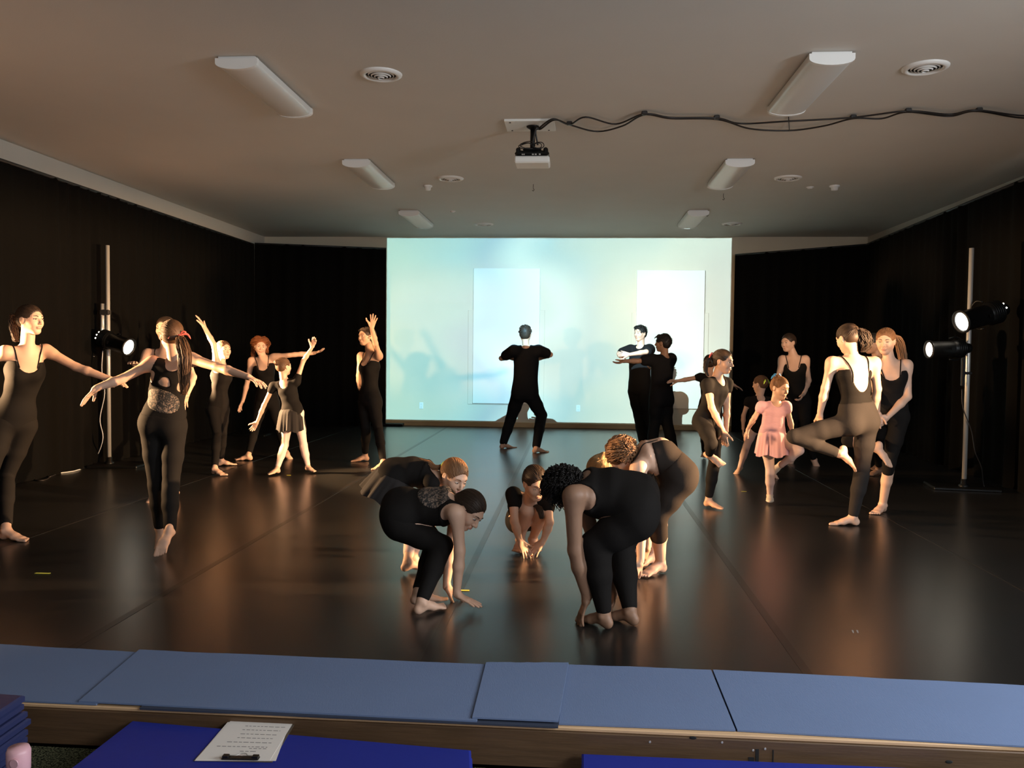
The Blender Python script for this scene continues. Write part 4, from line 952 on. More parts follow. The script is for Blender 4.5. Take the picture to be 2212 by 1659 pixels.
    if st_ in ('pony', 'long') or 'tail' in sp:
        tl_ = [tie+A3((0, 0, 0))]+[J(q) for q in sp['tail']] if 'tail' in sp else [tie, tie-f*.05*hs+u*.0, tie-f*.06*hs-np.array((0, 0, .09*hs)), tie-f*.045*hs-np.array((0, 0, .20*hs))]
        sp_ = np.array([list(v) for v in spline(tl_, 5)]); mm = len(sp_); q = np.linspace(0, 1, mm); ww = sp.get('tail_w', .026)*hs*np.sin(.35+2.35*q**.8)
        lines = []; wav = sp.get('wavy', .0)
        for k in range(130 if near else 70):
            a, rad = rr.uniform(0, 6.28), rr.uniform(.2, 1)**.5; ox = l*math.cos(a)+np.cross(nrm(sp_[-1]-sp_[0]), l)*math.sin(a)*.8
            ln = sp_+ox[None, :]*(ww*rad)[:, None]+rr.normal(0, .0015, (mm, 3))*1.0; ln += (l*wav*.012)[None, :]*np.sin(q*14+rr.uniform(0, 6))[:, None]; lines.append(ln)
        hair_parts.append(tubes(np.array(lines), .0038*hs, 4, .25))
    hair_parts.append(hfld.mesh())
    np_mesh('hair', hair_parts, hm, root, org)
    if 'ribbon' in sp:
        rc = tie; mb = MB(); q = -f
        for sg in (1, -1):
            if sp.get('bow') == 'band':
                pass
            mb.tube(spline([rc, rc+l*sg*.025*hs+u*.012*hs-f*.01, rc+l*sg*.055*hs+u*.008*hs-f*.014, rc+l*sg*.075*hs-u*.025*hs-f*.012], 4), [.003, .006, .0075, .008, .008, .0085, .0085, .008, .007, .0065, .006, .004, .001], 6)
            mb.tube(spline([rc, rc+l*sg*.02*hs+u*.03*hs-f*.012, rc+l*sg*.042*hs+u*.022*hs-f*.015, rc-f*.012], 4), .0055, 6)
        mb.sphere(rc-Vector(f)*.012 if isinstance(rc, Vector) else Vector(rc-f*.012), .011*hs, 10, 8)
        o = mb.build('hair_ribbon', sp['ribbon']); o.data.transform(Matrix.Translation(-Vector(org))); o.parent = root
    # ---- clothes
    def sel(*t): return [dict(q) for q in g if q['t'] in t]
    def limb(i, kind, frac):      # arm or leg pieces down to a fraction of the lower limb
        out = []
        if kind == 'leg':
            kd = kn[i]-hip[i]; sd = an[i]-kn[i]; mid = hip[i]+kd*.5; lk = LK
            if frac < 0: return [cap(hip[i], mid, .080*S*wd, .066*S*wd, .03), cap(mid, hip[i]+kd*-frac, .066*S*wd, (.066-.019*(-frac-.5)*2)*S*wd, .02)]
            out += [cap(hip[i], mid, (.080+lk*.6)*S*wd, (.066+lk*.9)*S*wd, .03), cap(mid, kn[i], (.066+lk*.9)*S*wd, (.047+lk*1.2)*S*wd, .02)]
            e1 = kn[i]+sd*min(.45, frac); out.append(cap(kn[i], e1, (.048+lk*1.2)*S*wd, (.044+lk*1.1)*S*wd, .02))
            if frac > .45: r_e = .044+(.031-.044)*(frac-.45)/.55; out.append(cap(e1, kn[i]+sd*frac, (.044+lk*1.1)*S*wd, (r_e+lk*1.1)*S, .02))
            out += [dict(q) for q in g if q['t'] == 'calf'][i:i+1] if frac > .45 else []
        else:
            out += [cap(sh[i], sh[i]+(el[i]-sh[i])*frac, (.046+sp.get('slv', .0))*S, (.040-.009*frac+sp.get('slv', .0)*1.3)*S, .022)]
        return out
    top = sp['top']; tm = sp.get('topm', 'leo'); off = .006
    gh = .0072 if near else .0095
    neckd = sp.get('scoop', (.10, .08)); nk_f, nk_b = neckd
    if top == 'cami':
        gp = sel('pelvis', 'waist', 'chest', 'bust', 'glute')
        gp += [plane(N-uc*.098*S, uc)]
        gp += [ell(N-uc*(.08+0)*S+frc*.09*S, N-uc*.09*S+frc*.09*S, lc, frc, .075*S, .11*S, rw=nk_f*S, k=.006, neg=True),
               ell(N-uc*.08*S-frc*.10*S, N-uc*.09*S-frc*.10*S, lc, frc, .082*S, .09*S, rw=nk_b*S, k=.006, neg=True)]
    elif top == 'tank':
        gp = sel('pelvis', 'waist', 'chest', 'bust', 'glute', 'trap', 'scap')
        gp += [plane(P_-upv*.3*S, -upv)]
        gp += [cap(sh[i]+lc*sg*.01*S-uc*.02*S, sh[i]+lc*sg*.02*S-uc*.04*S, .072*S, k=.006, neg=True) for i, sg in ((0, 1), (1, -1))]
        gp += [ell(N+frc*.09*S, N+frc*.09*S, lc, frc, .072*S, .10*S, rw=nk_f*S, k=.006, neg=True), ell(N-frc*.08*S+uc*.01, N-frc*.08*S+uc*.01, lc, frc, .062*S, .07*S, rw=nk_b*S, k=.006, neg=True), cap(N, N+(Hd-N)*.6, .053*S, k=.006, neg=True)]
        if sp.get('keyhole'):
            gp += [ell(N-uc*.115*S-frc*.09*S, N-uc*.135*S-frc*.09*S, lc, frc, .030*S, .06*S, .044*S, .06*S, rw=.022*S, k=.006, neg=True)]
            gp += [ell(C+uc*.03*S+lc*sg*.115*S-frc*.06*S, C+uc*.05*S+lc*sg*.115*S-frc*.06*S, lc, frc, .030*S, .06*S, rw=.032*S, k=.006, neg=True) for sg in (1, -1)]
    else:  # sleeves
        lo = sp.get('tloose', 0)
        gp = sel('pelvis', 'waist', 'chest', 'bust', 'glute', 'trap', 'scap', 'delt')
        if lo: gp += [ell(P_-upv*.02*S, C, lp, frp, .135*S*wd, .092*S, .135*S*wd, .095*S, .09*S, .05)]
        fs_ = sp.get('sleeve', .3); gp += limb(0, 'arm', fs_)+limb(1, 'arm', fs_); off = .006+lo
        gp += [ell(N+frc*.075*S+uc*.01, N+frc*.075*S+uc*.01, lc, frc, .070*S, .085*S, rw=nk_f*S, k=.006, neg=True), ell(N-frc*.07*S+uc*.01, N-frc*.07*S+uc*.01, lc, frc, .068*S, .06*S, rw=nk_b*S, k=.006, neg=True), cap(N-uc*.0, N+(Hd-N)*.7, .056*S, k=.006, neg=True)]
        if lo: gp += [plane(P_-upv*sp.get('hem', .06)*S, -upv)]
        else: gp += []
    tf = Field(gp, gh, off); tv = tf.mesh()
    np_mesh({'cami': 'camisole_leotard', 'tank': 'tank_leotard', 'sleeve': 'leotard', 'tee': 't_shirt'}[top], [tv], tm, root, org)
    if top == 'cami':
        for sg in (1, -1):
            O = N-uc*.105*S+lc*sg*.066*S; pts_ = []
            for a in np.linspace(-22, 160 if nk_b > .15 else sp.get('strap_end', 205), 17):
                a = math.radians(a); pts_.append(body.hit(O, frc*math.cos(a)+uc*math.sin(a)+lc*sg*(.22*math.sin(a)), .26*S, .003))
            if nk_b > .15: pts_ += [body.hit(N-uc*zz*S+lc*sg*.070*S, -frc, .26*S, .003) for zz in (.115, .14, .17, .2)]
            mb = MB(); mb.tube(spline(pts_, 2), .0045*S, 6); o = mb.build('strap', tm); o.data.transform(Matrix.Translation(-Vector(org))); o.parent = root
    if 'lace' in sp:
        za, zb_, rs_ = sp['lace']    # where along the back, and how wide
        q0 = C*(1-za)+P_*za if za >= 0 else C+(N-C)*(-za); lq = [dict(q) for q in gp]
        lf_ = Field(lq, gh, off+.0025); cut_ = ell(q0-frc*.10*S, q0-frc*.10*S, lc, frc, rs_*S, .09*S, rw=zb_*S, k=.004)
        X = lf_.ax[0][:, None, None]; Yy = lf_.ax[1][None, :, None]; Z = lf_.ax[2][None, None, :]
        lf_.F = np.maximum(lf_.F, dist(cut_, X, Yy, Z, 0)).astype(np.float32); V_, Q_ = lf_.mesh()
        if len(V_): np_mesh('lace_panel', [(V_, Q_)], 'lace', root, org)['label'] = 'lace panel on the back'
    bot = sp.get('bottom')
    if bot:
        fr_ = sp.get('legfrac', (.86, .86)); bp_ = sel('pelvis', 'glute')
        if sp.get('waistband'): bp_ += [dict(q) for q in g if q['t'] == 'waist']+[plane(P_+upv*sp['waistband']*S, upv)]
        else: bp_ += [plane(P_+upv*.10*S, upv)]
        for i in (0, 1): bp_ += limb(i, 'leg', fr_[i])
        bf = Field(bp_, gh*1.3, (.0085 if sp.get('waistband') else .0066)+LK*.2 if bot != 'tights' else .004); np_mesh({'tights': 'tights', 'pants': 'trousers'}.get(bot, 'leggings'), [bf.mesh()], sp.get('botm', 'leg'), root, org)
    if sp.get('slipper'):
        for i, sg in ((0, 1), (1, -1)):
            np_mesh('ballet_slipper', [Field(foot_prims(an[i], kn[i], toe[i], S, -lp*sg, frp, True)[1:4]+foot_prims(an[i], kn[i], toe[i], S, -lp*sg, frp, True)[-2:-1], .006, .004).mesh()], 'slipper', root, org)
    if 'skirt' in sp:
        ln, flare, rf, skm, axd = sp['skirt']; axd = nrm(A3(axd)); n = 96; rows = 10; c0_ = P_+upv*.055*S; sv = orth(lp, axd); fv = nrm(np.cross(axd, sv)); V_ = []
        for r_ in range(rows+1):
            t = r_/rows; cc = c0_+axd*ln*S*t-frp*.012*S*min(1, t*5)
            for k in range(n):
                a = 2*PI*k/n; rip = rf*t*(.6*math.sin(a*11+.5*math.sin(a*3))+.4*math.sin(a*19+1)); e_ = (t**.6)
                rs_, rd_ = (.130*wd+.020*min(1, t*6)+flare*e_)*S, (.098*wd+.034*min(1, t*5)+flare*e_)*S
                V_.append(cc+sv*(rs_+rip*S)*math.cos(a)+fv*(rd_+rip*S)*math.sin(a)+axd*(.012*math.sin(a*5)*t))
        Q_ = np.array([(r_*n+k, r_*n+(k+1) % n, (r_+1)*n+(k+1) % n, (r_+1)*n+k) for r_ in range(rows) for k in range(n)])
        np_mesh('skirt', [(np.array(V_), Q_)], skm, root, org)
    return root
# ------------------------------------------------------------------ the dancers  (index 0 = the dancer's own left side)
DN = (0, 0, -1); G_ = 'g'
def an_(x, y, z=.075): return (x, y, z, 'g')
def toe_(x, y): return (x, y, .012, 'g')
PEOPLE = [
 dict(id='A', label='tallest girl at the left edge, black camisole unitard, facing right with one arm out', H=1.63, Y=5.72, hd=(66, 691, 0), N=(58, 750, 0), C=(52, 815, 0), P=(30, 905, 0),
      front=(.75, -.65, 0), face=(.97, -.22, 0), hup=(0, 0, 1), sh=((97, 757, .10), (12, 760, -.10)), el=((165, 793, .13), (-52, 792, -.12)), wr=((234, 818, .12), (-125, 800, -.12)), tip=((286, 834, .12), (-170, 806, -.12)),
      kn=((14, 1030, .02), (-24, 1030, -.15)), an=(an_(13, 1143), an_(-42, 1152)), toe=(toe_(84, 1167), toe_(0, 1190)), palm=(DN, DN), top='cami', bottom='legs', legfrac=(.88, .86), hair='h_dark', style='pony', tail_w=.03, wavy=1, scoop=(.085, .12), w=.93, spread=(1.3, 1)),
 dict(id='B', label='girl seen from behind, red ribbon in long ponytail, arms spread, on tiptoe', H=1.52, Y=5.35, hd=(371, 726, 0), N=(378, 787, 0), C=(363, 835, 0), P=(353, 905, 0),
      front=(-.12, 1, 0), face=(-.50, .86, -.08), hup=(0, 0, 1), sh=((331, 783, 0), (412, 775, 0)), el=((263, 819, -.10), (470, 793, -.10)), wr=((208, 838, -.20), (533, 813, -.20)), tip=((166, 882, -.22), (576, 833, -.24)),
      kn=((338, 1048, 0), (369, 1048, -.05)), an=((346, 1140, .02), (367, 1150, -.17)), toe=(toe_(338, 1187), (346, 1219, -.26)), palm=(DN, DN), top='tank', keyhole=1, lace=(.40, .080, .15), scoop=(.08, .055), bottom='legs', waistband=.03, legfrac=(.93, .90),
      hair='h_brown', style='pony', ribbon='coral', tie=(-.045, -.088, -.005), tail=((393, 742, -.16), (399, 775, -.2), (398, 815, -.19), (396, 852, -.17)), tail_w=.046, w=.98, spread=(.6, 1.2), curl=(.1, .3)),
 dict(id='C', label='girl mostly hidden behind the red ribboned ponytail girl', H=1.60, Y=7.3, hd=(357, 710, 0), N=(358, 754, 0), C=(359, 800, 0), P=(361, 885, 0),
      front=(0, -1, 0), face=(-.1, -1, -.05), sh=((399, 765, 0), (318, 764, 0)), el=((417, 815, -.1), (300, 800, -.12)), wr=((405, 850, -.22), (290, 786, -.33)), tip=((395, 880, -.2), (284, 780, -.48)),
      kn=((378, 980, 0), (338, 985, 0)), an=(an_(378, 1062), an_(333, 1066)), toe=(toe_(380, 1082), toe_(323, 1080)), top='cami', bottom='legs', hair='h_dark', style='bun'),
 dict(id='D', label='girl in black raising one arm high, left of the curly haired girl', H=1.50, Y=9.0, hd=(483, 756, 0), N=(477, 788, 0), C=(477, 820, 0), P=(472, 878, 0),
      front=(.93, -.35, 0), face=(.82, -.55, .03), sh=((480, 787, .12), (469, 787, -.10)), el=((462, 748, .25), (462, 744, -.14)), wr=((447, 714, .36), (441, 706, -.14)), tip=((436, 700, .45), (427, 681, -.16)),
      kn=((481, 935, .03), (469, 937, -.10)), an=(an_(477, 993), an_(464, 1011)), toe=(toe_(509, 1003), toe_(487, 1027)), palm=((1, 0, 0), (-1, -.3, .4)), thumb=((0, -1, 0), (-.8, -.5, 0)), top='tank', lace=(-.15, .10, .12), bottom='legs', legfrac=(.86, .92), hair='h_brown', style='bun', w=.9, spread=(1, 1.4), scoop=(.07, .05)),
 dict(id='E', label='girl with curly auburn hair, black camisole, one arm stretched right', H=1.56, Y=10.0, hd=(563, 747, 0), N=(567, 771, 0), C=(573, 802, 0), P=(577, 866, 0),
      front=(.2, -1, 0), face=(.42, -.88, -.22), hup=(.12, -.1, 1), sh=((592, 771, 0), (544, 779, 0)), el=((637, 766, 0), (535, 822, 0)), wr=((677, 763, 0), (525, 865, -.02)), tip=((704, 755, 0), (514, 891, -.04)),
      kn=((603, 925, -.04), (552, 922, -.06)), an=(an_(619, 979), an_(537, 982)), toe=(toe_(628, 988), toe_(514, 993)), palm=((0, -.3, 1), (.5, 0, .2)), thumb=((0, -.6, 1), (-.2, -1, 0)), top='cami', bottom='legs', legfrac=(.86, .9), hair='h_auburn', style='curly', curl_len=.19, vol=.024, ncurl=480, brow='h_brown', scoop=(.09, .1), w=.95, spread=(1.3, 1.3)),
 dict(id='F', label='small girl seen from behind, black chiffon skirt, pale tights, one arm raised', H=1.24, Y=8.8, hd=(613, 792, 0), N=(613, 822, 0), C=(624, 850, 0), P=(632, 888, 0),
      front=(0, 1, 0), face=(.55, .83, .05), sh=((590, 834, 0), (641, 824, 0)), el=((570, 876, 0), (655, 780, .05)), wr=((556, 911, -.03), (674, 751, .04)), tip=((543, 933, -.04), (682, 727, .03)),
      kn=((615, 962, 0), (656, 962, 0)), an=(an_(599, 1011), an_(665, 1006)), toe=(toe_(564, 1029), toe_(681, 1021)), palm=((0, -1, .1), (0, -1, .1)), thumb=((-.3, 0, 1), (-1, 0, 0)), top='sleeve', topm='leo', sleeve=.25, scoop=(.07, .14), bottom='tights', botm='tights', legfrac=(.93, .93), skirt=(.33, .055, .020, 'chiffon', (0, 0, -1)), bust=0,
      hair='h_brown', style='bun', tie=(0, -.1, .06), spread=(1.2, .6), w=.95),
 dict(id='G', label='dancer in black camisole by the left edge of the lit wall, open hand raised', H=1.60, Y=9.6, hd=(790, 727, .02), N=(801, 760, 0), C=(799, 800, 0), P=(798, 862, 0),
      front=(-.6, -.8, 0), face=(-.55, -.83, 0), sh=((818, 768, -.08), (779, 769, .10)), el=((811, 742, -.30), (775, 812, .2)), wr=((803, 709, -.45), (777, 840, .12)), tip=((809, 681, -.47), (786, 850, .05)),
      kn=((817, 925, 0), (790, 922, .05)), an=(an_(828, 998), an_(789, 983)), toe=(toe_(804, 1015), toe_(749, 996)), palm=((-.1, -1, .1), (1, 0, 0)), thumb=((-1, 0, .3), (0, 0, 1)), top='cami', bottom='legs', legfrac=(.92, .86), hair='h_dark', style='curly', curl_len=.22, vol=.012, ncurl=380, skin='skintan', scoop=(.08, .1), w=1.0, spread=(1.9, 1), curl=(.05, .3)),
 dict(id='H', label='man in black seen from behind before the lit wall, bent arms held out', H=1.77, Y=11.5, hd=(1135, 721, 0), N=(1136, 748, 0), C=(1137, 784, 0), P=(1134, 846, 0),
      front=(0, 1, 0), face=(.1, 1, 0), sh=((1110, 757, 0), (1163, 757, 0)), el=((1083, 774, .14), (1189, 766, .14)), wr=((1097, 772, .36), (1172, 773, .36)), tip=((1115, 774, .42), (1155, 775, .42)),
      kn=((1103, 906, .12), (1170, 897, -.05)), an=(an_(1087, 957), an_(1158, 966)), toe=(toe_(1114, 965), toe_(1186, 975)), palm=((0, -1, 0), (0, -1, 0)), top='tee', topm='cotton', sleeve=.62, tloose=.012, slv=.012, hem=.10, scoop=(.05, .04), bottom='pants', botm='cotton', loose=.010, legfrac=(.95, .95), bust=0,
      hair='h_dark', style='short', skin='skintan', w=1.02, hs=1.0),
 dict(id='I', label='tall boy with brightly lit pale face, black t-shirt, hands clasped before him', H=1.76, Y=12.3, hd=(1383, 720, 0), N=(1385, 747, 0), C=(1382, 783, 0), P=(1382, 838, 0),
      front=(-.6, -.8, 0), face=(-.68, -.73, -.05), sh=((1403, 755, -.10), (1362, 756, .08)), el=((1396, 760, -.34), (1337, 764, -.04)), wr=((1360, 766, -.42), (1340, 771, -.28)), tip=((1336, 763, -.44), (1357, 770, -.42)),
      kn=((1394, 898, -.02), (1380, 898, .02)), an=(an_(1402, 950), an_(1388, 953)), toe=(toe_(1394, 962), toe_(1374, 962)), palm=((0, 1, 0), (0, -1, 0)), top='tee', topm='cotton', sleeve=.7, tloose=.012, slv=.014, hem=.10, scoop=(.055, .04), bottom='pants', botm='cotton', loose=.012, legfrac=(.95, .95), bust=0,
      hair='h_black', style='short', brow='h_black', curl=(.5, .5), hs=1.0),
 dict(id='J', label='shorter dark boy in black seen from behind, arm stretched left past the pale faced boy', H=1.58, Y=10.65, hd=(1432, 741, 0), N=(1436, 768, 0), C=(1430, 800, 0), P=(1428, 858, 0),
      front=(-.6, .8, 0), face=(-.85, .45, 0), sh=((1409, 777, -.05), (1448, 775, .08)), el=((1378, 780, -.12), (1440, 805, .2)), wr=((1350, 780, -.16), (1420, 800, .35)), tip=((1327, 787, -.17), (1400, 795, .4)),
      kn=((1415, 910, 0), (1440, 910, 0)), an=(an_(1405, 982), an_(1458, 984)), toe=(toe_(1394, 992), toe_(1450, 996)), palm=((0, -.3, 1), (0, 0, 1)), thumb=((0, -.2, 1), (0, 0, 1)), top='tee', topm='cotton', sleeve=.5, tloose=.012, slv=.014, hem=.12, scoop=(.05, .04), bottom='pants', botm='cotton', loose=.014, legfrac=(.95, .95), bust=0,
      hair='h_black', style='short', skin='skindark', hs=1.0, curl=(.45, .3)),
 dict(id='L', label='child in black hidden behind the girl with coral hair tie, arms out sideways', H=1.30, Y=10.0, hd=(1533, 784, 0), N=(1533, 808, 0), C=(1533, 838, 0), P=(1533, 876, 0),
      front=(0, 1, 0), face=(.2, 1, 0), sh=((1513, 814, 0), (1552, 814, 0)), el=((1488, 819, 0), (1572, 820, 0)), wr=((1464, 823, 0), (1585, 832, .02)), tip=((1446, 823, 0), (1598, 838, .03)),
      kn=((1521, 932, -.05), (1542, 932, -.03)), an=(an_(1521, 976), an_(1539, 980)), toe=(toe_(1516, 991), toe_(1530, 996)), palm=((0, -.6, -.6), DN), top='sleeve', sleeve=.3, scoop=(.07, .06), bottom='legs', legfrac=(.92, .92), hair='h_dark', style='bun', skin='skintan', bust=0),
 dict(id='K', label='girl with coral hair tie, black short-sleeved leotard, standing on one leg, hands joined low', H=1.41, Y=7.2, hd=(1562, 781, 0), N=(1549, 815, 0), C=(1543, 850, 0), P=(1530, 905, 0),
      front=(.72, -.69, 0), face=(.80, -.58, -.14), sh=((1571, 828, .08), (1528, 830, -.08)), el=((1570, 880, .02), (1537, 880, -.14)), wr=((1569, 927, -.08), (1562, 930, -.16)), tip=((1566, 962, -.1), (1566, 963, -.16)),
      kn=((1544, 1000, .03), (1537, 958, -.28)), an=(an_(1530, 1079), (1532, 981, -.10)), toe=(toe_(1568, 1101), (1566, 1002, -.12)), palm=((-.5, .5, 0), (.5, .5, 0)), thumb=((0, -1, 0), (0, -1, 0)), top='sleeve', sleeve=.30, scoop=(.085, .08), bottom='legs', legfrac=(.86, .86), bust=.8,
      hair='h_dark', style='pony', tie=(0, -.098, .035), ribbon='coral', tail=((1528, 778, 0), (1524, 798, 0), (1529, 812, -.02)), tail_w=.028, skin='skintan', spread=(.5, .5), curl=(.2, .2)),
 dict(id='M', label='small child in black with lime hair ribbon, half behind the girl in pink', H=1.16, Y=9.2, hd=(1642, 830, 0), N=(1641, 855, 0), C=(1637, 882, 0), P=(1637, 917, 0),
      front=(-.2, 1, 0), face=(-.75, .66, -.1), sh=((1617, 866, 0), (1660, 866, 0)), el=((1606, 898, 0), (1670, 898, 0)), wr=((1605, 924, 0), (1673, 924, 0)), tip=((1606, 942, 0), (1673, 942, 0)),
      kn=((1612, 966, 0), (1658, 968, 0)), an=(an_(1598, 1010), an_(1670, 1018)), toe=(toe_(1586, 1022), toe_(1688, 1031)), palm=((1, 0, 0), (-1, 0, 0)), top='sleeve', sleeve=.22, scoop=(.06, .12), bottom='tights', botm='tights', legfrac=(.92, .92), bust=0, hair='h_brown', style='bun', tie=(.03, -.095, .02), ribbon='lime', skin='skin', w=.95),
 dict(id='N', label='little girl in pink leotard and skirt with blue bow, standing on one leg', H=1.17, Y=7.5, hd=(1685, 838, 0), N=(1675, 869, 0), C=(1671, 898, 0), P=(1669, 935, 0),
      front=(.15, -1, 0), face=(.5, -.82, -.22), sh=((1699, 877, 0), (1645, 877, 0)), el=((1707, 910, 0), (1630, 902, .03)), wr=((1711, 931, -.02), (1616, 926, .1)), tip=((1710, 955, -.02), (1607, 945, .12)),
      kn=((1727, 973, -.10), (1664, 1020, 0)), an=((1688, 1004, .03), an_(1663, 1068)), toe=((1672, 1022, .03), toe_(1661, 1091)), palm=((-1, 0, 0), (1, 0, 0)), thumb=((0, -1, 0), (0, -1, 0)), top='sleeve', topm='pinklyc', sleeve=.30, scoop=(.065, .05), bottom='tights', botm='tights', legfrac=(.99, .99), bust=0, slipper=True,
      skirt=(.33, .055, .016, 'pinkskirt', (0, 0, -1)), hair='h_light', style='bun', tie=(-.01, -.05, .10), ribbon='blue', brow='h_light', w=.97, hs=.98),
 dict(id='O', label='shadowy girl in black camisole standing at the back, by the right curtain', H=1.60, Y=10.1, hd=(1703, 740, 0), N=(1715, 768, 0), C=(1717, 803, 0), P=(1721, 862, 0),
      front=(-.35, -.93, 0), face=(-.75, -.62, -.1), sh=((1740, 776, -.03), (1690, 776, .03)), el=((1747, 822, .02), (1681, 818, 0)), wr=((1736, 850, -.10), (1688, 850, -.1)), tip=((1724, 872, -.16), (1694, 872, -.16)),
      kn=((1738, 930, 0), (1712, 930, 0)), an=(an_(1758, 992), an_(1712, 988)), toe=(toe_(1765, 1006), toe_(1704, 1000)), palm=((-1, 0, 0), (1, 0, 0)), top='cami', bottom='legs', legfrac=(.93, .93), scoop=(.10, .1), hair='h_dark', style='bun', curl=(.8, .8), spread=(.3, .3)),
 dict(id='R', label='girl almost hidden between the bare backed dancer and the long haired girl at right', H=1.58, Y=9.0, hd=(1884, 742, 0), N=(1896, 772, 0), C=(1900, 806, 0), P=(1902, 868, 0),
      front=(-.9, -.3, 0), face=(-.9, -.4, -.1), sh=((1896, 780, -.10), (1900, 780, .10)), el=((1905, 828, -.1), (1908, 828, .1)), wr=((1900, 872, -.12), (1902, 872, .08)), tip=((1896, 898, -.12), (1898, 898, .08)),
      kn=((1900, 942, -.05), (1902, 940, .05)), an=(an_(1898, 1012), an_(1900, 1000)), toe=(toe_(1870, 1027), toe_(1874, 1015)), palm=((0, 1, 0), (0, -1, 0)), top='cami', bottom='legs', hair='h_black', style='bun', skin='skindark'),
 dict(id='Q', label='girl facing us in black camisole and capris, long light ponytail, next to right spotlight', H=1.61, Y=7.15, hd=(1913, 737, 0), N=(1921, 778, 0), C=(1927, 822, 0), P=(1922, 888, 0),
      front=(-.3, -.95, 0), face=(-.48, -.84, -.18), hup=(-.05, -.1, 1), sh=((1950, 788, -.02), (1899, 788, .02)), el=((1961, 857, -.07), (1893, 848, -.02)), wr=((1918, 900, -.16), (1895, 888, -.14)), tip=((1889, 925, -.2), (1889, 925, -.2)),
      kn=((1921, 1000, -.02), (1832, 952, -.02)), an=(an_(1907, 1088), (1890, 968, -.18)), toe=(toe_(1893, 1108), (1908, 1018, -.20)), palm=((-.4, .7, 0), (.5, .7, 0)), thumb=((-.3, -.3, 1), (0, 0, 1)), top='cami', bottom='legs', botm='leo', legfrac=(.20, .20), scoop=(.075, .1), hair='h_light', style='pony', tail=((1936, 728, .10), (1946, 752, .12), (1951, 785, .12), (1950, 806, .1)), tail_w=.04,
      lids=True, curl=(.6, .6), w=.93),
 dict(id='P', label='dancer from behind, bare lit back, grey leggings, foot drawn up to knee', H=1.62, Y=6.6, hd=(1831, 731, 0), N=(1841, 768, 0), C=(1846, 820, 0), P=(1852, 900, 0),
      front=(-.30, .95, 0), face=(-.45, .84, -.35), sh=((1797, 783, 0), (1888, 783, 0)), el=((1783, 838, .03), (1895, 840, .03)), wr=((1771, 893, .10), (1887, 893, .12)), tip=((1773, 950, .14), (1872, 930, .2)),
      kn=((1716, 943, .02), (1862, 1010, .03)), an=((1812, 980, -.02), an_(1843, 1115)), toe=((1834, 1030, -.02), toe_(1791, 1130)), palm=((.6, .4, 0), (-.7, .4, 0)), top='cami', scoop=(.09, .195), strap_end=208, bottom='legs', botm='greyleg', waistband=.115, legfrac=(.90, .93), hair='h_dark', style='pony', tie=(0, -.085, .05), tail=((1852, 712, -.05), (1866, 722, -.06), (1872, 745, -.06), (1867, 760, -.05)), tail_w=.055, wavy=1, w=1.0),
 dict(id='S', label='bending girl in black skirt with lime ribbon, behind the lace backed bending girl', H=1.36, Y=5.15, hd=(981, 1030, -.06), N=(936, 1030, .02), C=(900, 1018, .02), P=(848, 1024, .02),
      front=(.25, .25, -1), face=(.60, -.62, -.42), hup=(.05, .15, 1), sh=((938, 1042, .14), (932, 1046, -.10)), el=((928, 1120, .12), (922, 1120, -.06)), wr=((938, 1190, .08), (934, 1192, -.05)), tip=((950, 1226, .06), (948, 1228, -.05)),
      kn=((905, 1112, .10), (893, 1118, -.02)), an=(an_(893, 1205), an_(880, 1212)), toe=(toe_(935, 1215), toe_(925, 1228)), palm=(DN, DN), ldown=(.1, 0, -1), top='sleeve', topm='leo', sleeve=.3, scoop=(.07, .06), skirt=(.25, .06, .018, 'chiffon', (-.50, -.05, -.85)), bottom='tights', botm='tights', legfrac=(.8, .8), bust=0, hair='h_light', style='pony', ribbon='lime', tie=(0.02, -.085, .04), tail=((942, 1010, -.02), (925, 1000, 0), (905, 992, .02)), tail_w=.022, brow='h_light', hs=1.05),
 dict(id='X', label='blond bun of a child bending behind the large dancer in black', H=1.30, Y=5.42, hd=(1297, 1018, 0), N=(1325, 1036, 0), C=(1350, 1047, 0), P=(1385, 1068, .05),
      front=(-.3, .1, -1), face=(-.8, -.1, -.6), hup=(-.4, 0, .9), sh=((1325, 1050, -.10), (1328, 1045, .12)), el=((1330, 1110, -.08), (1335, 1105, .1)), wr=((1335, 1165, -.05), (1342, 1160, .08)), tip=((1332, 1195, -.05), (1338, 1190, .08)),
      kn=((1352, 1120, 0), (1362, 1115, .1)), an=(an_(1376, 1190), an_(1382, 1182)), toe=(toe_(1345, 1205), toe_(1352, 1195)), ldown=(0, 0, -1), top='sleeve', bottom='legs', hair='h_blond', style='bun', bust=0, tie=(0, -.075, .07), hs=1.0),
 dict(id='U', label='long haired girl crouching in the middle of the floor, hands on her feet', H=1.40, Y=5.45, hd=(1156, 1043, -.12), N=(1143, 1082, .0), C=(1133, 1098, .12), P=(1138, 1118, .32),
      front=(.15, -.75, -.75), face=(.42, -.80, -.42), hup=(.05, -.25, 1), sh=((1183, 1086, .02), (1109, 1068, .0)), el=((1187, 1128, -.08), (1111, 1126, -.06)), wr=((1174, 1168, -.06), (1123, 1168, -.08)), tip=((1148, 1199, -.10), (1141, 1202, -.10)),
      kn=((1171, 1108, .0), (1138, 1104, .0)), an=(an_(1151, 1163), an_(1124, 1163)), toe=(toe_(1167, 1200), toe_(1111, 1198)), palm=((-.2, .3, -1), (.2, .3, -1)), thumb=((-1, 0, 0), (1, 0, 0)), ldown=(0, -.7, -.3), top='sleeve', sleeve=.36, scoop=(.085, .06), bottom='legs', legfrac=(-.82, -.82), bust=0,
      hair='h_dark', style='long', tie=(.0, -.085, .0), tail=((1152, 1080, .02), (1166, 1098, -.03), (1170, 1120, -.06)), tail_w=.030, lids=True, spread=(1.4, 1.2), curl=(.15, .15), hs=1.02),
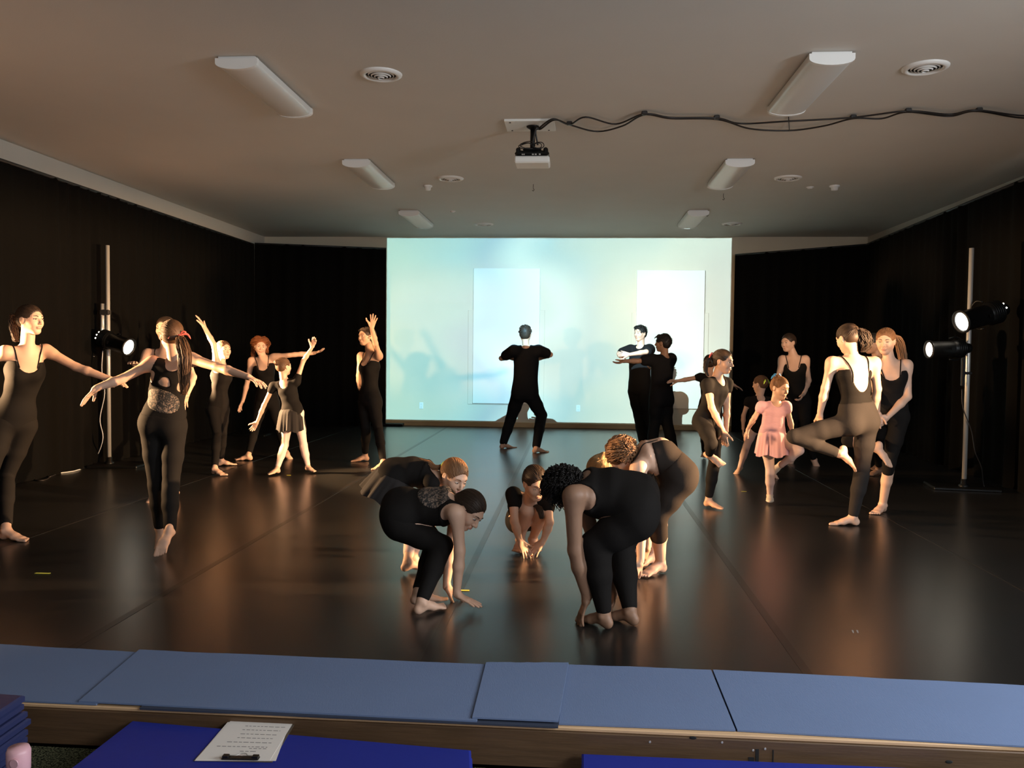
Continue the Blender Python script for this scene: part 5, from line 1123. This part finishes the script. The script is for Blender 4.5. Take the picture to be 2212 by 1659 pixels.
 dict(id='W', label='bending dancer in brown capris, bright bare back and feet, light wavy hair', H=1.56, Y=4.98, hd=(1345, 985, -.02), N=(1378, 990, 0), C=(1420, 980, 0), P=(1462, 1022, 0),
      front=(-.35, -.05, -1), face=(-.35, .25, -.9), hup=(-.9, 0, .1), sh=((1378, 1014, -.13), (1384, 1002, .14)), el=((1385, 1118, -.12), (1396, 1100, .16)), wr=((1384, 1212, -.14), (1400, 1180, .14)), tip=((1366, 1246, -.15), (1382, 1215, .12)),
      kn=((1420, 1115, -.10), (1412, 1105, .18)), an=(an_(1427, 1213), an_(1408, 1196)), toe=(toe_(1391, 1243), toe_(1370, 1224)), palm=((-.6, 0, -1), (-.6, 0, -1)), ldown=(-.1, 0, -1), top='cami', topm='brown', scoop=(.1, .15), bottom='legs', botm='brown', legfrac=(.42, .42), waistband=.09, hair='h_light', style='curly', curl_len=.09, vol=.015, fall=(-.5, -.2, -.8), w=1.08),
 dict(id='T', label='bending girl in black with lace back, palm flat on the floor', H=1.44, Y=4.38, hd=(1013, 1102, -.04), N=(985, 1092, 0), C=(940, 1094, 0), P=(862, 1102, 0),
      front=(.25, .42, -.9), face=(.62, -.42, -.66), hup=(.62, -.05, .78), sh=((985, 1095, .14), (987, 1110, -.14)), el=((972, 1190, .12), (993, 1190, -.15)), wr=((964, 1268, .06), (986, 1284, -.14)), tip=((994, 1287, .04), (1022, 1302, -.16)),
      kn=((942, 1174, .16), (957, 1178, -.06)), an=(an_(903, 1278), an_(911, 1298)), toe=(toe_(956, 1294), toe_(963, 1311)), palm=(DN, DN), thumb=((0, -1, 0), (0, 1, 0)), ldown=(.35, 0, -.9), top='tank', lace=(-.12, .11, .12), scoop=(.07, .05), bottom='legs', legfrac=(.92, .92), bust=0, hair='h_dark', style='bun', tie=(0, -.09, .0), spread=(1, 1), curl=(.05, .05), w=1.05),
 dict(id='V', label='largest bending figure, all black with curly black hair, hands at the ankles', H=1.62, Y=4.15, hd=(1220, 1056, 0), N=(1254, 1056, 0), C=(1300, 1062, 0), P=(1372, 1084, 0),
      front=(-.25, .25, -1), face=(-.45, .25, -.85), hup=(-.85, 0, -.1), sh=((1238, 1072, -.15), (1252, 1070, .15)), el=((1242, 1188, -.13), (1290, 1180, .16)), wr=((1268, 1292, -.10), (1326, 1280, .10)), tip=((1257, 1322, -.10), (1322, 1312, .02)),
      kn=((1284, 1176, -.10), (1340, 1184, .12)), an=(an_(1305, 1324), an_(1361, 1317)), toe=(toe_(1258, 1338), toe_(1316, 1331)), palm=((.8, .2, -.3), (-.6, -.3, 0)), ldown=(-.1, 0, -1), top='tank', scoop=(.07, .05), bottom='legs', legfrac=(.93, .93), hair='h_black', style='afro', curl_len=.11, vol=.012, ncurl=900, skin='skindark', w=1.28),
]
M['skintight'] = mat('sheer_tights', (0.60, 0.40, 0.30), .6, spec=.25)
for sp in PEOPLE: person(sp)
import os
if os.environ.get("REP"):
    for r in REPORT: print(*r)
